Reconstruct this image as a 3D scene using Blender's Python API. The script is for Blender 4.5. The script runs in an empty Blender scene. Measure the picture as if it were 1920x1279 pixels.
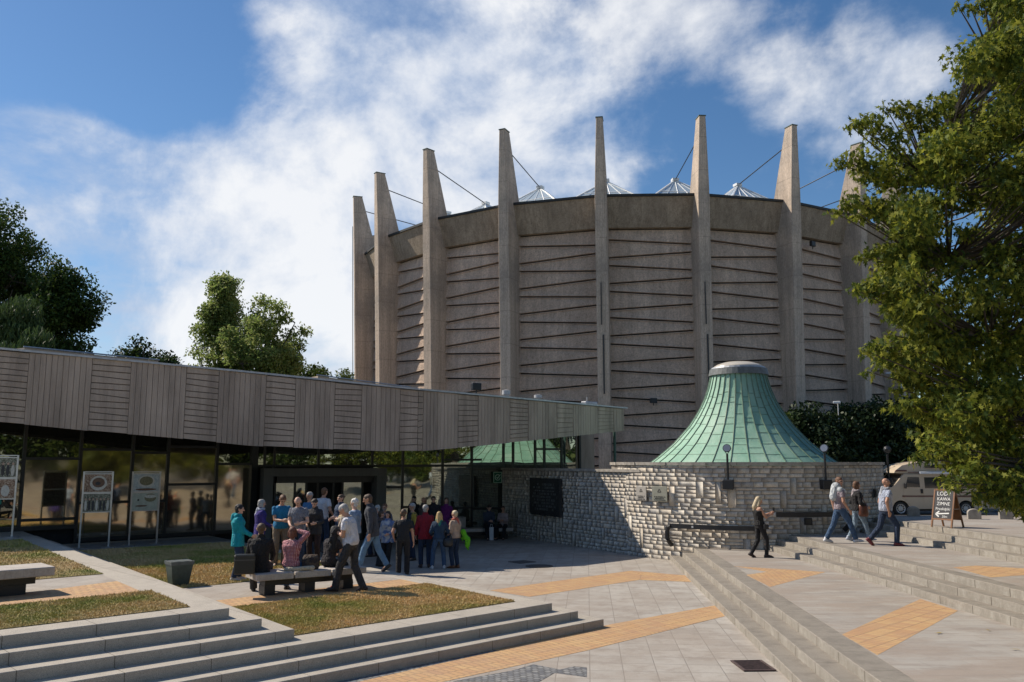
import bpy, bmesh, math, random
import numpy as np
from mathutils import Vector, Matrix, Quaternion
random.seed(7); RN=np.random.default_rng(7)
S=bpy.context.scene; COL=S.collection
R=math.radians
# ------------------------------------------------------------------ camera
F=1600.; PITCH=math.atan(228.5/F); CH=3.1
cd=bpy.data.cameras.new('camera'); cam=bpy.data.objects.new('camera',cd); COL.objects.link(cam)
cd.lens=30; cd.sensor_width=36; cd.clip_end=3000; cd.clip_start=.1
cam.location=(0,0,CH); cam.rotation_euler=(R(90)+PITCH,0,0); S.camera=cam
S.render.resolution_x=1024; S.render.resolution_y=682
# ------------------------------------------------------------------ sun, sky, exposure
SUN_EL=R(43); SUN_AZ=R(156)          # azimuth of the sun counted from +x towards +y
sdir=Vector((math.cos(SUN_AZ)*math.cos(SUN_EL),math.sin(SUN_AZ)*math.cos(SUN_EL),math.sin(SUN_EL)))
sl=bpy.data.lights.new('sun','SUN'); so=bpy.data.objects.new('sun',sl); COL.objects.link(so)
sl.energy=4.2; sl.angle=R(.55); sl.color=(1,.90,.76)
so.rotation_euler=(-sdir).to_track_quat('-Z','Y').to_euler(); so.location=sdir*60
S.view_settings.view_transform='Standard'; S.view_settings.look='None'; S.view_settings.gamma=1
S.view_settings.exposure=0.38
W=bpy.data.worlds.new('World'); S.world=W; W.use_nodes=True
def ray(u,v):
    x=(u-960)/F; y=-(v-639.5)/F; c,s=math.cos(PITCH),math.sin(PITCH)
    return Vector((x,c-y*s,s+y*c))
def g(u,v,z=0.):
    r=ray(u,v); return Vector((0,0,CH))+r*((z-CH)/r.z)
def atd(u,v,y):
    r=ray(u,v); return Vector((0,0,CH))+r*(y/r.y)
def world_nodes():
    nt=W.node_tree; N=nt.nodes; L=nt.links; N.clear()
    out=N.new('ShaderNodeOutputWorld'); bg=N.new('ShaderNodeBackground'); bg.inputs[1].default_value=.15
    L.new(bg.outputs[0],out.inputs[0])
    sky=N.new('ShaderNodeTexSky'); sky.sky_type='NISHITA'; sky.sun_disc=False
    sky.sun_elevation=SUN_EL; sky.sun_rotation=math.atan2(sdir.x,sdir.y); sky.air_density=1.0; sky.dust_density=.25; sky.ozone_density=3.0; sky.altitude=200
    tc=N.new('ShaderNodeTexCoord')
    # clouds: direction flattened on a high layer
    sep=N.new('ShaderNodeSeparateXYZ'); L.new(tc.outputs['Generated'],sep.inputs[0])
    def math_(op,a,b=None,clamp=False):
        n=N.new('ShaderNodeMath'); n.operation=op; n.use_clamp=clamp
        for i,q in enumerate((a,b)):
            if q is None: continue
            if isinstance(q,(int,float)): n.inputs[i].default_value=q
            else: L.new(q,n.inputs[i])
        return n.outputs[0]
    zz=math_('MAXIMUM',math_('ADD',sep.outputs[2],.18),.05)
    cx=math_('DIVIDE',sep.outputs[0],zz); cy=math_('DIVIDE',sep.outputs[1],zz)
    cmb=N.new('ShaderNodeCombineXYZ'); L.new(cx,cmb.inputs[0]); L.new(cy,cmb.inputs[1])
    def noise(scale,det,rough,dist,vec,off):
        mp=N.new('ShaderNodeMapping'); mp.inputs['Location'].default_value=off; mp.inputs['Rotation'].default_value=(0,0,R(35)); mp.inputs['Scale'].default_value=(1,1.0,1)
        L.new(vec,mp.inputs[0]); n=N.new('ShaderNodeTexNoise'); n.inputs['Scale'].default_value=scale; n.inputs['Detail'].default_value=det
        n.inputs['Roughness'].default_value=rough; n.inputs['Distortion'].default_value=dist; L.new(mp.outputs[0],n.inputs[0]); return n.outputs[0]
    n1=noise(1.5,9,.6,.35,cmb.outputs[0],(1.3,.7,0)); n2=noise(6,7,.65,.2,cmb.outputs[0],(4,2,0)); n3=noise(4.2,9,.60,.25,tc.outputs['Generated'],(2,5,1))
    acc=None
    blobs=[(110,540,13,.85),(330,510,11,.8),(490,500,12,.8),(50,420,10,.62),(230,440,8,.5),(580,580,11,.6),(300,590,12,.7),(70,330,6,.45),(500,340,6,.5),(660,270,6,.4),(760,250,9,.62),
        (880,250,8,.65),(700,60,11,.55),(880,90,12,.6),(1010,70,12,.35),(620,40,6,.35),(1060,260,8,.4),(1010,370,8,.35),(1380,100,5,.14),(1460,160,4,.24),(1600,150,7,.24),(1720,60,6,.24),
        (1690,200,6,.3),(1540,320,7,.28),(1180,330,5,.25),(620,650,9,.5),(0,600,14,.6),(1240,20,5,.25)]
    for (u,v,rad,wt) in blobs:
        d=ray(u,v).normalized()
        vm=N.new('ShaderNodeVectorMath'); vm.operation='DOT_PRODUCT'; L.new(tc.outputs['Generated'],vm.inputs[0]); vm.inputs[1].default_value=d
        mr=N.new('ShaderNodeMapRange'); mr.interpolation_type='SMOOTHERSTEP'; L.new(vm.outputs['Value'],mr.inputs[0])
        mr.inputs[1].default_value=math.cos(R(rad)); mr.inputs[2].default_value=1.0; mr.inputs[3].default_value=0; mr.inputs[4].default_value=wt
        acc=mr.outputs[0] if acc is None else math_('ADD',acc,mr.outputs[0])
    acc=math_('MULTIPLY',math_('MINIMUM',acc,1.1),.68)
    # half of the sky behind the camera: loose cloud
    back=math_('MULTIPLY',math_('GREATER_THAN',0.15,sep.outputs[1]),.25)
    base=math_('ADD',acc,back)
    nn=math_('ADD',math_('MULTIPLY',math_('SUBTRACT',n1,.5),.75),math_('ADD',math_('MULTIPLY',math_('SUBTRACT',n2,.5),.5),math_('MULTIPLY',math_('SUBTRACT',n3,.5),2.1)))
    cov=math_('ADD',base,nn)
    mr=N.new('ShaderNodeMapRange'); mr.interpolation_type='SMOOTHSTEP'; L.new(cov,mr.inputs[0])
    mr.inputs[1].default_value=.20; mr.inputs[2].default_value=.95; mr.inputs[3].default_value=0; mr.inputs[4].default_value=.93
    cr=N.new('ShaderNodeValToRGB'); L.new(math_('MULTIPLY',n3,1.0),cr.inputs[0])
    cr.color_ramp.elements[0].position=.42; cr.color_ramp.elements[0].color=(.50,.60,.78,1)
    cr.color_ramp.elements[1].position=.60; cr.color_ramp.elements[1].color=(.97,.98,1.,1)
    sc=N.new('ShaderNodeVectorMath'); sc.operation='SCALE'; L.new(cr.outputs[0],sc.inputs[0]); sc.inputs['Scale'].default_value=5.0
    hs=N.new('ShaderNodeHueSaturation'); hs.inputs['Saturation'].default_value=1.18; hs.inputs['Value'].default_value=.55; L.new(sky.outputs[0],hs.inputs['Color'])
    mx=N.new('ShaderNodeMix'); mx.data_type='RGBA'; L.new(mr.outputs[0],mx.inputs[0]); L.new(hs.outputs[0],mx.inputs[6]); L.new(sc.outputs[0],mx.inputs[7])
    L.new(mx.outputs[2],bg.inputs[0])
world_nodes()
# ------------------------------------------------------------------ helpers
def lin(c): return tuple(c)+(1,) if len(c)==3 else c
MATS={}
class MB_:  # small node builder
    def __init__(s,name):
        s.m=bpy.data.materials.new(name); s.m.use_nodes=True; s.nt=s.m.node_tree; s.N=s.nt.nodes; s.L=s.nt.links
        s.b=s.N['Principled BSDF']; s.tc=s.N.new('ShaderNodeTexCoord'); s.co=s.tc.outputs['Object']
    def rot(s,ang=0,scale=(1,1,1),loc=(0,0,0),co=None,rx=0,ry=0):
        n=s.N.new('ShaderNodeMapping'); n.inputs['Rotation'].default_value=(rx,ry,ang); n.inputs['Scale'].default_value=scale; n.inputs['Location'].default_value=loc
        s.L.new(co or s.co,n.inputs[0]); return n.outputs[0]
    def noise(s,scale,det=4,rough=.55,co=None,dist=0):
        n=s.N.new('ShaderNodeTexNoise'); n.inputs['Scale'].default_value=scale; n.inputs['Detail'].default_value=det; n.inputs['Roughness'].default_value=rough; n.inputs['Distortion'].default_value=dist
        s.L.new(co or s.co,n.inputs[0]); return n.outputs[0]
    def ramp(s,f,stops):
        n=s.N.new('ShaderNodeValToRGB'); e=n.color_ramp.elements
        while len(e)<len(stops): e.new(.5)
        for i,(p,c) in enumerate(stops): e[i].position=p; e[i].color=lin(c)
        s.L.new(f,n.inputs[0]); return n.outputs[0]
    def mix(s,f,a,b,mode='MIX'):
        n=s.N.new('ShaderNodeMix'); n.data_type='RGBA'; n.blend_type=mode
        for i,q in ((0,f),(6,a),(7,b)):
            if isinstance(q,(int,float)): n.inputs[i].default_value=q
            elif isinstance(q,tuple): n.inputs[i].default_value=lin(q)
            else: s.L.new(q,n.inputs[i])
        return n.outputs[2]
    def math(s,op,a,b=None):
        n=s.N.new('ShaderNodeMath'); n.operation=op
        for i,q in enumerate((a,b)):
            if q is None: continue
            if isinstance(q,(int,float)): n.inputs[i].default_value=q
            else: s.L.new(q,n.inputs[i])
        return n.outputs[0]
    def col(s,c):
        if isinstance(c,tuple): s.b.inputs['Base Color'].default_value=lin(c)
        else: s.L.new(c,s.b.inputs['Base Color'])
    def rough(s,r):
        if isinstance(r,(int,float)): s.b.inputs['Roughness'].default_value=r
        else: s.L.new(r,s.b.inputs['Roughness'])
    def bump(s,h,dist=.01,st=1.):
        n=s.N.new('ShaderNodeBump'); n.inputs['Distance'].default_value=dist; n.inputs['Strength'].default_value=st; s.L.new(h,n.inputs['Height']); s.L.new(n.outputs[0],s.b.inputs['Normal'])
    def brick(s,co,w,h,mortar,c1,c2,cm,offset=.5,bias=0,freq=2):
        n=s.N.new('ShaderNodeTexBrick'); n.inputs['Scale'].default_value=1; n.inputs['Brick Width'].default_value=w; n.inputs['Row Height'].default_value=h
        n.inputs['Mortar Size'].default_value=mortar; n.inputs['Mortar Smooth'].default_value=.2; n.inputs['Bias'].default_value=bias; n.offset=offset; n.offset_frequency=freq
        n.inputs['Color1'].default_value=lin(c1); n.inputs['Color2'].default_value=lin(c2); n.inputs['Mortar'].default_value=lin(cm); s.L.new(co,n.inputs[0]); return n
def tint(c,k): return tuple(min(1,x*k) for x in c)
def simple(name,c,rough=.6,var=.25,scale=6,bump=.0,bscale=80,metal=0,spec=None):
    if name in MATS: return MATS[name]
    b=MB_(name); n=b.noise(scale,5,.6)
    b.col(b.ramp(n,[(.3,tint(c,1-var)),(.7,tint(c,1+var))])); b.rough(rough); b.b.inputs['Metallic'].default_value=metal
    if spec is not None: b.b.inputs['Specular IOR Level'].default_value=spec
    if bump: b.bump(b.noise(bscale,4,.6),bump)
    MATS[name]=b.m; return b.m
def tag(o,label=None,cat=None,group=None,kind=None):
    if label: o['label']=label
    if cat: o['category']=cat
    if group: o['group']=group
    if kind: o['kind']=kind
    return o
def empty(name,loc,label=None,cat=None,group=None,rz=0):
    o=bpy.data.objects.new(name,None); COL.objects.link(o); o.location=loc; o.rotation_euler=(0,0,rz); o.empty_display_size=.2
    return tag(o,label,cat,group)
def mesh_obj(name,me,mat,parent=None):
    o=bpy.data.objects.new(name,me); COL.objects.link(o)
    if mat is not None:
        for m_ in (mat if isinstance(mat,(list,tuple)) else [mat]): me.materials.append(m_)
    if parent is not None: o.parent=parent
    return o
def obj(name,bm,mat,parent=None,world=True,smooth=False,recalc=True):
    """link a bmesh as one object; world=True: verts are in world coordinates, moved under the (unrotated) parent chain"""
    if recalc: bmesh.ops.recalc_face_normals(bm,faces=bm.faces[:])
    if world and parent is not None:
        off=Vector((0,0,0)); p=parent
        while p is not None: off+=Vector(p.location); p=p.parent
        bmesh.ops.translate(bm,vec=-off,verts=bm.verts[:])
    me=bpy.data.meshes.new(name); bm.to_mesh(me); bm.free()
    if smooth:
        for p in me.polygons: p.use_smooth=True
    return mesh_obj(name,me,mat,parent)
def npmesh(name,verts,loops,counts,mat,parent=None,matidx=None,smooth=False):
    me=bpy.data.meshes.new(name); nv=len(verts); nf=len(counts)
    me.vertices.add(nv); me.vertices.foreach_set('co',np.asarray(verts,np.float32).ravel())
    me.loops.add(len(loops)); me.loops.foreach_set('vertex_index',np.asarray(loops,np.int32))
    me.polygons.add(nf); st=np.concatenate([[0],np.cumsum(counts)[:-1]]).astype(np.int32)
    me.polygons.foreach_set('loop_start',st); me.polygons.foreach_set('loop_total',np.asarray(counts,np.int32))
    if matidx is not None: me.polygons.foreach_set('material_index',np.asarray(matidx,np.int32))
    if smooth: me.polygons.foreach_set('use_smooth',np.ones(nf,bool))
    me.update(); me.validate()
    return mesh_obj(name,me,mat,parent)
NB=bmesh.new
def box(bm,c,sx,sy,sz,rz=0,mi=0):
    """box centred on c in x,y with its base at c.z"""
    ca,sa=math.cos(rz),math.sin(rz); vs=[]
    for dz in (0,sz):
        for dx,dy in ((-.5,-.5),(.5,-.5),(.5,.5),(-.5,.5)):
            x,y=dx*sx,dy*sy; vs.append(bm.verts.new((c[0]+x*ca-y*sa,c[1]+x*sa+y*ca,c[2]+dz)))
    for f in ((3,2,1,0),(4,5,6,7),(0,1,5,4),(1,2,6,5),(2,3,7,6),(3,0,4,7)):
        fc=bm.faces.new([vs[i] for i in f]); fc.material_index=mi
    return vs
def prism(bm,pts,z0,z1):
    """vertical prism over a plan polygon; z0/z1 numbers or lists"""
    n=len(pts); z0=z0 if isinstance(z0,(list,tuple)) else [z0]*n; z1=z1 if isinstance(z1,(list,tuple)) else [z1]*n
    a=[bm.verts.new((p[0],p[1],z)) for p,z in zip(pts,z0)]; b=[bm.verts.new((p[0],p[1],z)) for p,z in zip(pts,z1)]
    bm.faces.new(a[::-1]); bm.faces.new(b)
    for i in range(n): bm.faces.new((a[i],a[(i+1)%n],b[(i+1)%n],b[i]))
def frustum(bm,A,B,rev=False):
    """hull between two equal-length vertex loops"""
    a=[bm.verts.new(p) for p in A]; b=[bm.verts.new(p) for p in B]; n=len(a)
    bm.faces.new(a[::-1]); bm.faces.new(b)
    for i in range(n): bm.faces.new((a[i],a[(i+1)%n],b[(i+1)%n],b[i]))
def tube(bm,p0,p1,r0,r1=None,seg=8,caps=True):
    r1=r0 if r1 is None else r1; p0=Vector(p0); p1=Vector(p1); d=(p1-p0)
    if d.length<1e-6: return
    q=d.to_track_quat('Z','Y'); A=[];B=[]
    for i in range(seg):
        a=2*math.pi*i/seg; o=Vector((math.cos(a),math.sin(a),0))
        A.append(bm.verts.new(p0+q@(o*r0))); B.append(bm.verts.new(p1+q@(o*r1)))
    for i in range(seg): bm.faces.new((A[i],A[(i+1)%seg],B[(i+1)%seg],B[i]))
    if caps: bm.faces.new(A[::-1]); bm.faces.new(B)
def polytube(bm,pts,r,seg=8):
    for i in range(len(pts)-1):
        r0=r[i] if isinstance(r,(list,tuple)) else r; r1=r[i+1] if isinstance(r,(list,tuple)) else r
        tube(bm,pts[i],pts[i+1],r0,r1,seg)
def lathe(bm,c,prof,seg=24,cap=True):
    rings=[]
    for (r,z) in prof:
        rings.append([bm.verts.new((c[0]+r*math.cos(2*math.pi*i/seg),c[1]+r*math.sin(2*math.pi*i/seg),c[2]+z)) for i in range(seg)])
    for a,b in zip(rings[:-1],rings[1:]):
        for i in range(seg): bm.faces.new((a[i],a[(i+1)%seg],b[(i+1)%seg],b[i]))
    if cap: bm.faces.new(rings[0][::-1]); bm.faces.new(rings[-1])
def bevel(bm,w=.01,seg=1):
    bmesh.ops.bevel(bm,geom=[e for e in bm.edges],offset=w,segments=seg,affect='EDGES',profile=.7)
def ext_y(bm,prof,y0,y1):
    """polygon in x,z extruded along y"""
    a=[bm.verts.new((x,y0,z)) for x,z in prof]; b=[bm.verts.new((x,y1,z)) for x,z in prof]; n=len(a)
    bm.faces.new(a); bm.faces.new(b[::-1])
    for i in range(n): bm.faces.new((a[i],b[i],b[(i+1)%n],a[(i+1)%n]))
# plan axes of the terraces: a = distance along nv, b = distance along mv
nv=Vector((.69,-.72)); mv=Vector((.788,.615))
def nm(a,b):
    det=nv.x*mv.y-nv.y*mv.x
    return ((a*mv.y-nv.y*b)/det,(nv.x*b-a*mv.x)/det)
ANG_T=math.atan2(.69,.72)
# ------------------------------------------------------------------ materials of the setting
def m_paving():
    b=MB_('paving_slabs'); co=b.rot(R(5))
    br=b.brick(co,.5,.5,.006,(.33,.295,.255),(.45,.415,.365),(.11,.095,.08),offset=0)
    st=b.noise(.35,5,.65); st2=b.noise(2.2,6,.7); fine=b.noise(90,3,.7)
    c=b.mix(b.ramp(st,[(.38,(0,0,0)),(.62,(1,1,1))]),br.outputs[0],b.mix(.7,br.outputs[0],(.27,.20,.145)))
    c=b.mix(b.ramp(st2,[(.46,(0,0,0)),(.64,(.75,.75,.75))]),c,(.22,.17,.13))
    c=b.mix(.28,c,b.ramp(fine,[(.35,(.25,.24,.22)),(.65,(.62,.6,.56))]))
    b.col(c); b.rough(.85)
    h=b.math('ADD',b.math('MULTIPLY',br.outputs['Fac'],-.6),b.math('MULTIPLY',fine,.25)); b.bump(h,.006)
    return b.m
def m_paving2():
    b=MB_('worn_landing_slabs'); co=b.rot(R(-4))
    br=b.brick(co,.6,.4,.003,(.31,.275,.24),(.38,.345,.30),(.19,.165,.14),offset=.5)
    st=b.noise(.5,6,.7,b.rot(0,(1,2.2,1))); st2=b.noise(1.6,6,.75,b.rot(.4,(.6,2.4,1))); fine=b.noise(110,3,.7)
    c=b.mix(b.ramp(st,[(.42,(0,0,0)),(.58,(.85,.85,.85))]),br.outputs[0],(.27,.20,.15))
    c=b.mix(b.ramp(st2,[(.50,(0,0,0)),(.62,(.7,.7,.7))]),c,(.20,.16,.13))
    c=b.mix(.3,c,b.ramp(fine,[(.35,(.22,.21,.19)),(.65,(.58,.55,.5))]))
    b.col(c); b.rough(.85); b.bump(b.math('ADD',b.math('MULTIPLY',br.outputs['Fac'],-.4),b.math('MULTIPLY',fine,.3)),.005)
    return b.m
def m_granite(name,c=(.44,.43,.41),speck=.5,stain=.3,jw=1.2,jang=ANG_T):
    b=MB_(name); fine=b.noise(140,2,.8); mid=b.noise(3,6,.7); v=b.noise(35,3,.7)
    col=b.ramp(fine,[(.36,tint(c,1-speck)),(.5,c),(.66,tint(c,1+speck*.6))])
    col=b.mix(b.ramp(mid,[(.45,(0,0,0)),(.75,(stain,)*3)]),col,tint(c,.55))
    br=b.brick(b.rot(-jang,loc=(.3,50.03,0)),jw,400.,.006,(1,1,1),(.93,.93,.93),(.35,.33,.3),offset=0)
    col=b.mix(1.,col,br.outputs[0],'MULTIPLY')
    b.col(col); b.rough(.8); b.bump(b.math('ADD',fine,v),.004); return b.m
def m_orange(name,ang,w=.125,h=.27):
    b=MB_(name); co=b.rot(-ang)
    br=b.brick(co,w,h,.006,(.53,.335,.145),(.46,.245,.10),(.12,.085,.055),offset=.5,bias=-.1)
    br2=b.brick(co,w,h,.0,(0,0,0),(1,1,1),(0,0,0),offset=.5,bias=-.72)
    c=b.mix(br2.outputs[0],br.outputs[0],(.36,.21,.13))
    st=b.noise(1.6,5,.7); c=b.mix(b.ramp(st,[(.42,(0,0,0)),(.7,(.7,.7,.7))]),c,(.33,.20,.13))
    fine=b.noise(70,3,.7); c=b.mix(.22,c,b.ramp(fine,[(.3,(.3,.17,.08)),(.7,(.85,.6,.4))]))
    b.col(c); b.rough(.8); b.bump(b.math('MULTIPLY',br.outputs['Fac'],-1),.006); return b.m
def m_cobble():
    b=MB_('cobbles'); v=b.N.new('ShaderNodeTexVoronoi'); v.inputs['Scale'].default_value=7; b.L.new(b.co,v.inputs[0])
    n=b.noise(.6,5,.6); b.col(b.mix(.35,b.ramp(v.outputs['Distance'],[(.1,(.36,.34,.31)),(.75,(.12,.11,.1))]),b.ramp(n,[(.3,(.2,.18,.15)),(.7,(.44,.4,.36))])))
    b.rough(.9); b.bump(b.math('MULTIPLY',v.outputs['Distance'],-1),.03); return b.m
def m_setts():
    b=MB_('dark_setts'); co=b.rot(R(30)); br=b.brick(co,.11,.09,.012,(.10,.11,.13),(.30,.30,.29),(.05,.05,.05),offset=.5)
    b.col(b.mix(.3,br.outputs[0],b.ramp(b.noise(9,4,.7),[(.3,(.07,.07,.08)),(.7,(.4,.38,.35))]))); b.rough(.7); b.bump(b.math('MULTIPLY',br.outputs['Fac'],-1),.012); return b.m
def m_grass():
    b=MB_('lawn'); n=b.noise(.55,5,.65); n2=b.noise(9,5,.7); fine=b.noise(120,3,.7,b.rot(.5,(1,3,1)))
    c=b.ramp(n,[(.33,(.17,.205,.035)),(.42,(.29,.255,.07)),(.50,(.46,.32,.13)),(.60,(.58,.39,.19))])
    c=b.mix(b.ramp(n2,[(.4,(0,0,0)),(.7,(.6,.6,.6))]),c,(.26,.20,.07)); c=b.mix(.35,c,b.ramp(fine,[(.3,(.07,.07,.02)),(.7,(.42,.34,.14))]))
    b.col(c); b.rough(.95); b.bump(fine,.03); return b.m
def m_concrete(name,c=(.30,.265,.235),vert=True,stain=.35,sc=1.,bw=.12):
    """board-marked concrete; object coordinates, z up"""
    b=MB_(name); st=b.noise(1.1*sc,6,.7,b.rot(0,(1.5,1.5,.18))); st2=b.noise(.35*sc,5,.65); fine=b.noise(45,5,.75)
    col=b.ramp(st,[(.3,tint(c,1-stain*.7)),(.55,c),(.78,tint(c,1+stain*.45))])
    col=b.mix(b.ramp(st2,[(.42,(0,0,0)),(.75,(.5,.5,.5))]),col,tint((c[0],c[1]*.95,c[2]*.9),.62))
    col=b.mix(.25,col,b.ramp(fine,[(.3,tint(c,.6)),(.7,tint(c,1.35))]))
    b.col(col); b.rough(.9)
    w=b.N.new('ShaderNodeTexWave'); w.wave_type='BANDS'; w.bands_direction='X'; w.inputs['Scale'].default_value=.31/bw*1.0; w.inputs['Distortion'].default_value=.4; w.inputs['Detail'].default_value=2
    b.L.new(b.co,w.inputs[0]); b.bump(b.math('ADD',b.math('MULTIPLY',b.math('POWER',w.outputs['Fac'],6),.25),fine),.008 if vert else .006); return b.m
def m_panel(name,c,k=1.):
    b=MB_(name); pit=b.noise(9,6,.85); st=b.noise(.55,7,.8,b.rot(0,(1.,1.,.5))); dr=b.noise(1.7,6,.8,b.rot(0,(1.8,1.8,.12)),.6); gr=b.noise(40,3,.8)
    col=b.ramp(st,[(.30,tint(c,.60)),(.5,c),(.72,tint(c,1.5))])
    col=b.mix(b.ramp(dr,[(.47,(0,0,0)),(.66,(.7*k,)*3)]),col,tint((c[0],c[1]*.96,c[2]*.93),.60))
    col=b.mix(1.,col,b.ramp(pit,[(.36,(.60,.59,.58)),(.52,(1,1,1)),(.7,(1.2,1.2,1.2))]),'MULTIPLY'); col=b.mix(.25,col,b.ramp(gr,[(.38,tint(c,.35)),(.6,tint(c,1.5))]))
    b.col(col); b.rough(.95); b.bump(b.math('ADD',pit,b.math('MULTIPLY',gr,.5)),.09); return b.m
def m_fin():
    """fins: board marked, formwork joints every 2.1 m, streaks"""
    b=MB_('fin_concrete'); c=(.56,.45,.355); st=b.noise(1.,7,.8,b.rot(0,(2.2,2.2,.10)),.4); big=b.noise(.3,6,.7); g_=b.noise(16,5,.8,b.rot(0,(1,1,.4)))
    col=b.ramp(st,[(.30,tint(c,.62)),(.5,c),(.70,tint(c,1.32))]); col=b.mix(b.ramp(big,[(.45,(0,0,0)),(.66,(.6,.6,.6))]),col,(.25,.225,.20))
    col=b.mix(1.,col,b.ramp(g_,[(.32,(.68,.67,.66)),(.55,(1,1,1)),(.75,(1.2,1.2,1.2))]),'MULTIPLY')
    sp=b.N.new('ShaderNodeSeparateXYZ'); b.L.new(b.co,sp.inputs[0]); fr=b.math('FRACT',b.math('DIVIDE',sp.outputs[2],2.1)); ln=b.math('LESS_THAN',fr,.012)
    bx=b.math('LESS_THAN',b.math('FRACT',b.math('DIVIDE',b.math('ADD',sp.outputs[1],sp.outputs[0]),.14)),.10)
    f=b.math('MAXIMUM',b.math('MULTIPLY',ln,.45),b.math('MULTIPLY',bx,.28)); col=b.mix(f,col,(.12,.10,.085))
    b.col(col); b.rough(.92); b.bump(b.math('SUBTRACT',g_,f),.02); return b.m
M_PAVE=m_paving(); M_LAND=m_paving2(); M_GRAN=m_granite('pale_granite',(.48,.43,.36),.55,.5,1.15)
def m_riser():
    b=MB_('streaked_riser_stone'); st=b.noise(2.2,7,.85,b.rot(0,(1,1,.7))); g_=b.noise(70,3,.8)
    c=b.ramp(st,[(.34,(.22,.19,.155)),(.5,(.33,.295,.25)),(.64,(.48,.445,.39))]); c=b.mix(.3,c,b.ramp(g_,[(.3,(.13,.12,.10)),(.7,(.45,.42,.36))])); br=b.brick(b.rot(-R(86),loc=(.3,50.03,0)),1.1,400.,.012,(1,1,1),(.9,.9,.9),(.3,.27,.24),offset=0)
    b.col(b.mix(1.,c,br.outputs[0],'MULTIPLY')); b.rough(.9); b.bump(b.math('ADD',st,g_),.012); return b.m
M_RIS=m_riser()
M_GRANS=m_granite('worn_granite_steps',(.30,.265,.22),.4,.9,1.1,R(86))
M_OR1=m_orange('ochre_clinker',ANG_T); M_OR2=m_orange('ochre_clinker_turned',R(-40)); M_COB=m_cobble(); M_SET=m_setts(); M_GR=m_grass()
M_ORB=m_orange('ochre_clinker_across',R(5),.12,.26)
M_CON=m_concrete('board_marked_concrete',(.47,.375,.295),stain=.5); M_CONF=m_concrete('fascia_concrete',(.45,.365,.30),stain=.9,bw=.1)
M_PAN=m_panel('cast_panel_concrete',(.68,.52,.405)); M_PAR=m_panel('parapet_concrete',(.42,.34,.255),1.6)
M_BLK=simple('black_metal',(.018,.018,.02),.45); M_DARK=simple('dark_frame_metal',(.022,.024,.026),.4,.15); M_STEEL=simple('brushed_steel',(.5,.5,.5),.35,.1,metal=.8)
M_ROOF=simple('roof_felt',(.12,.11,.10),.9); M_ZINC=simple('zinc_flashing',(.42,.43,.45),.5,.2,metal=.35); M_SOIL=simple('bare_earth_ground',(.16,.15,.12),.95)
# ------------------------------------------------------------------ ground, plaza, terraces, steps
def structure(name,bm,mat,label=None):
    o=obj(name,bm,mat); return tag(o,label,kind='structure')
bm=NB(); prism(bm,[(-400,-200),(400,-200),(400,500),(-400,500)],-.5,-.06); structure('ground',bm,M_SOIL)
def rx1(y,k=0): return 5.15-.072*(29-y)+.33*k
def rx2(y,k=0): return 7.86+.028*(27-y)+.33*k
def rx3(y,k=0): return 11.18+.012*(23-y)+.33*k
bm=NB(); prism(bm,[(-14,-30),(rx1(-30)+.2,-30),(rx1(44)+.2,44),(-14,60)],-.055,0); structure('plaza_paving',bm,M_PAVE,'grey square slab paving of the sunken plaza')
# left flights: solid terraces
def terrace(a,bv,top,back=-36.,left=-26.,base=-.05):
    return [nm(a,left),nm(a,bv),nm(back,bv),nm(back,left)]
lev=[(-10.93,11.75,.15),(-11.26,11.36,.30),(-11.59,10.96,.45)]
for i,(a,b_,z) in enumerate(lev):
    bm=NB(); prism(bm,terrace(a,b_,z,back=-30.5-.2*i,left=-26-.1*i),-.03-.002*i,z); bevel(bm,.008); structure('lower_steps' if i<2 else 'lower_terrace',bm,M_GRAN)
for i,(a,b_,z) in enumerate([(-11.96,5.67,.60),(-12.34,5.29,.75),(-12.71,4.90,.90)]):
    bm=NB(); prism(bm,terrace(a,b_,z,back=-31.-.2*i,left=-25-.1*i),.01+.002*i,z); bevel(bm,.008); structure('upper_steps' if i<2 else 'upper_terrace',bm,M_GRAN)
# right flights
def rflight(fx,zs,y1,name):
    for k,z in enumerate(zs):
        bm=NB(); prism(bm,[(fx(-30,k),-30),(fx(y1,k),y1),(60+.1*k,y1),(60+.1*k,-30)],-.04-.002*k,z); bevel(bm,.01)
        
        bmesh.ops.recalc_face_normals(bm,faces=bm.faces[:])
        for f in bm.faces:
            if f.normal.z<.5: f.material_index=1
        o=structure(name,bm,[M_GRANS,M_RIS])
rflight(rx1,(.15,.30,.45),30.2,'first_right_steps'); rflight(rx2,(.60,.75,.90),29.6,'second_right_steps'); rflight(rx3,(1.05,1.20,1.35),29.2,'third_right_steps')
def sheet(name,pts,z,mat,label=None,kind='structure',th=.004,parent=None):
    bm=NB(); prism(bm,pts,z-.02,z+th); o=obj(name,bm,mat,parent)
    return tag(o,label,kind=kind)
def side(fx,k,y0,y1,dx): return [(fx(y0,k)+dx,y0),(fx(y1,k)+dx,y1)]
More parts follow.
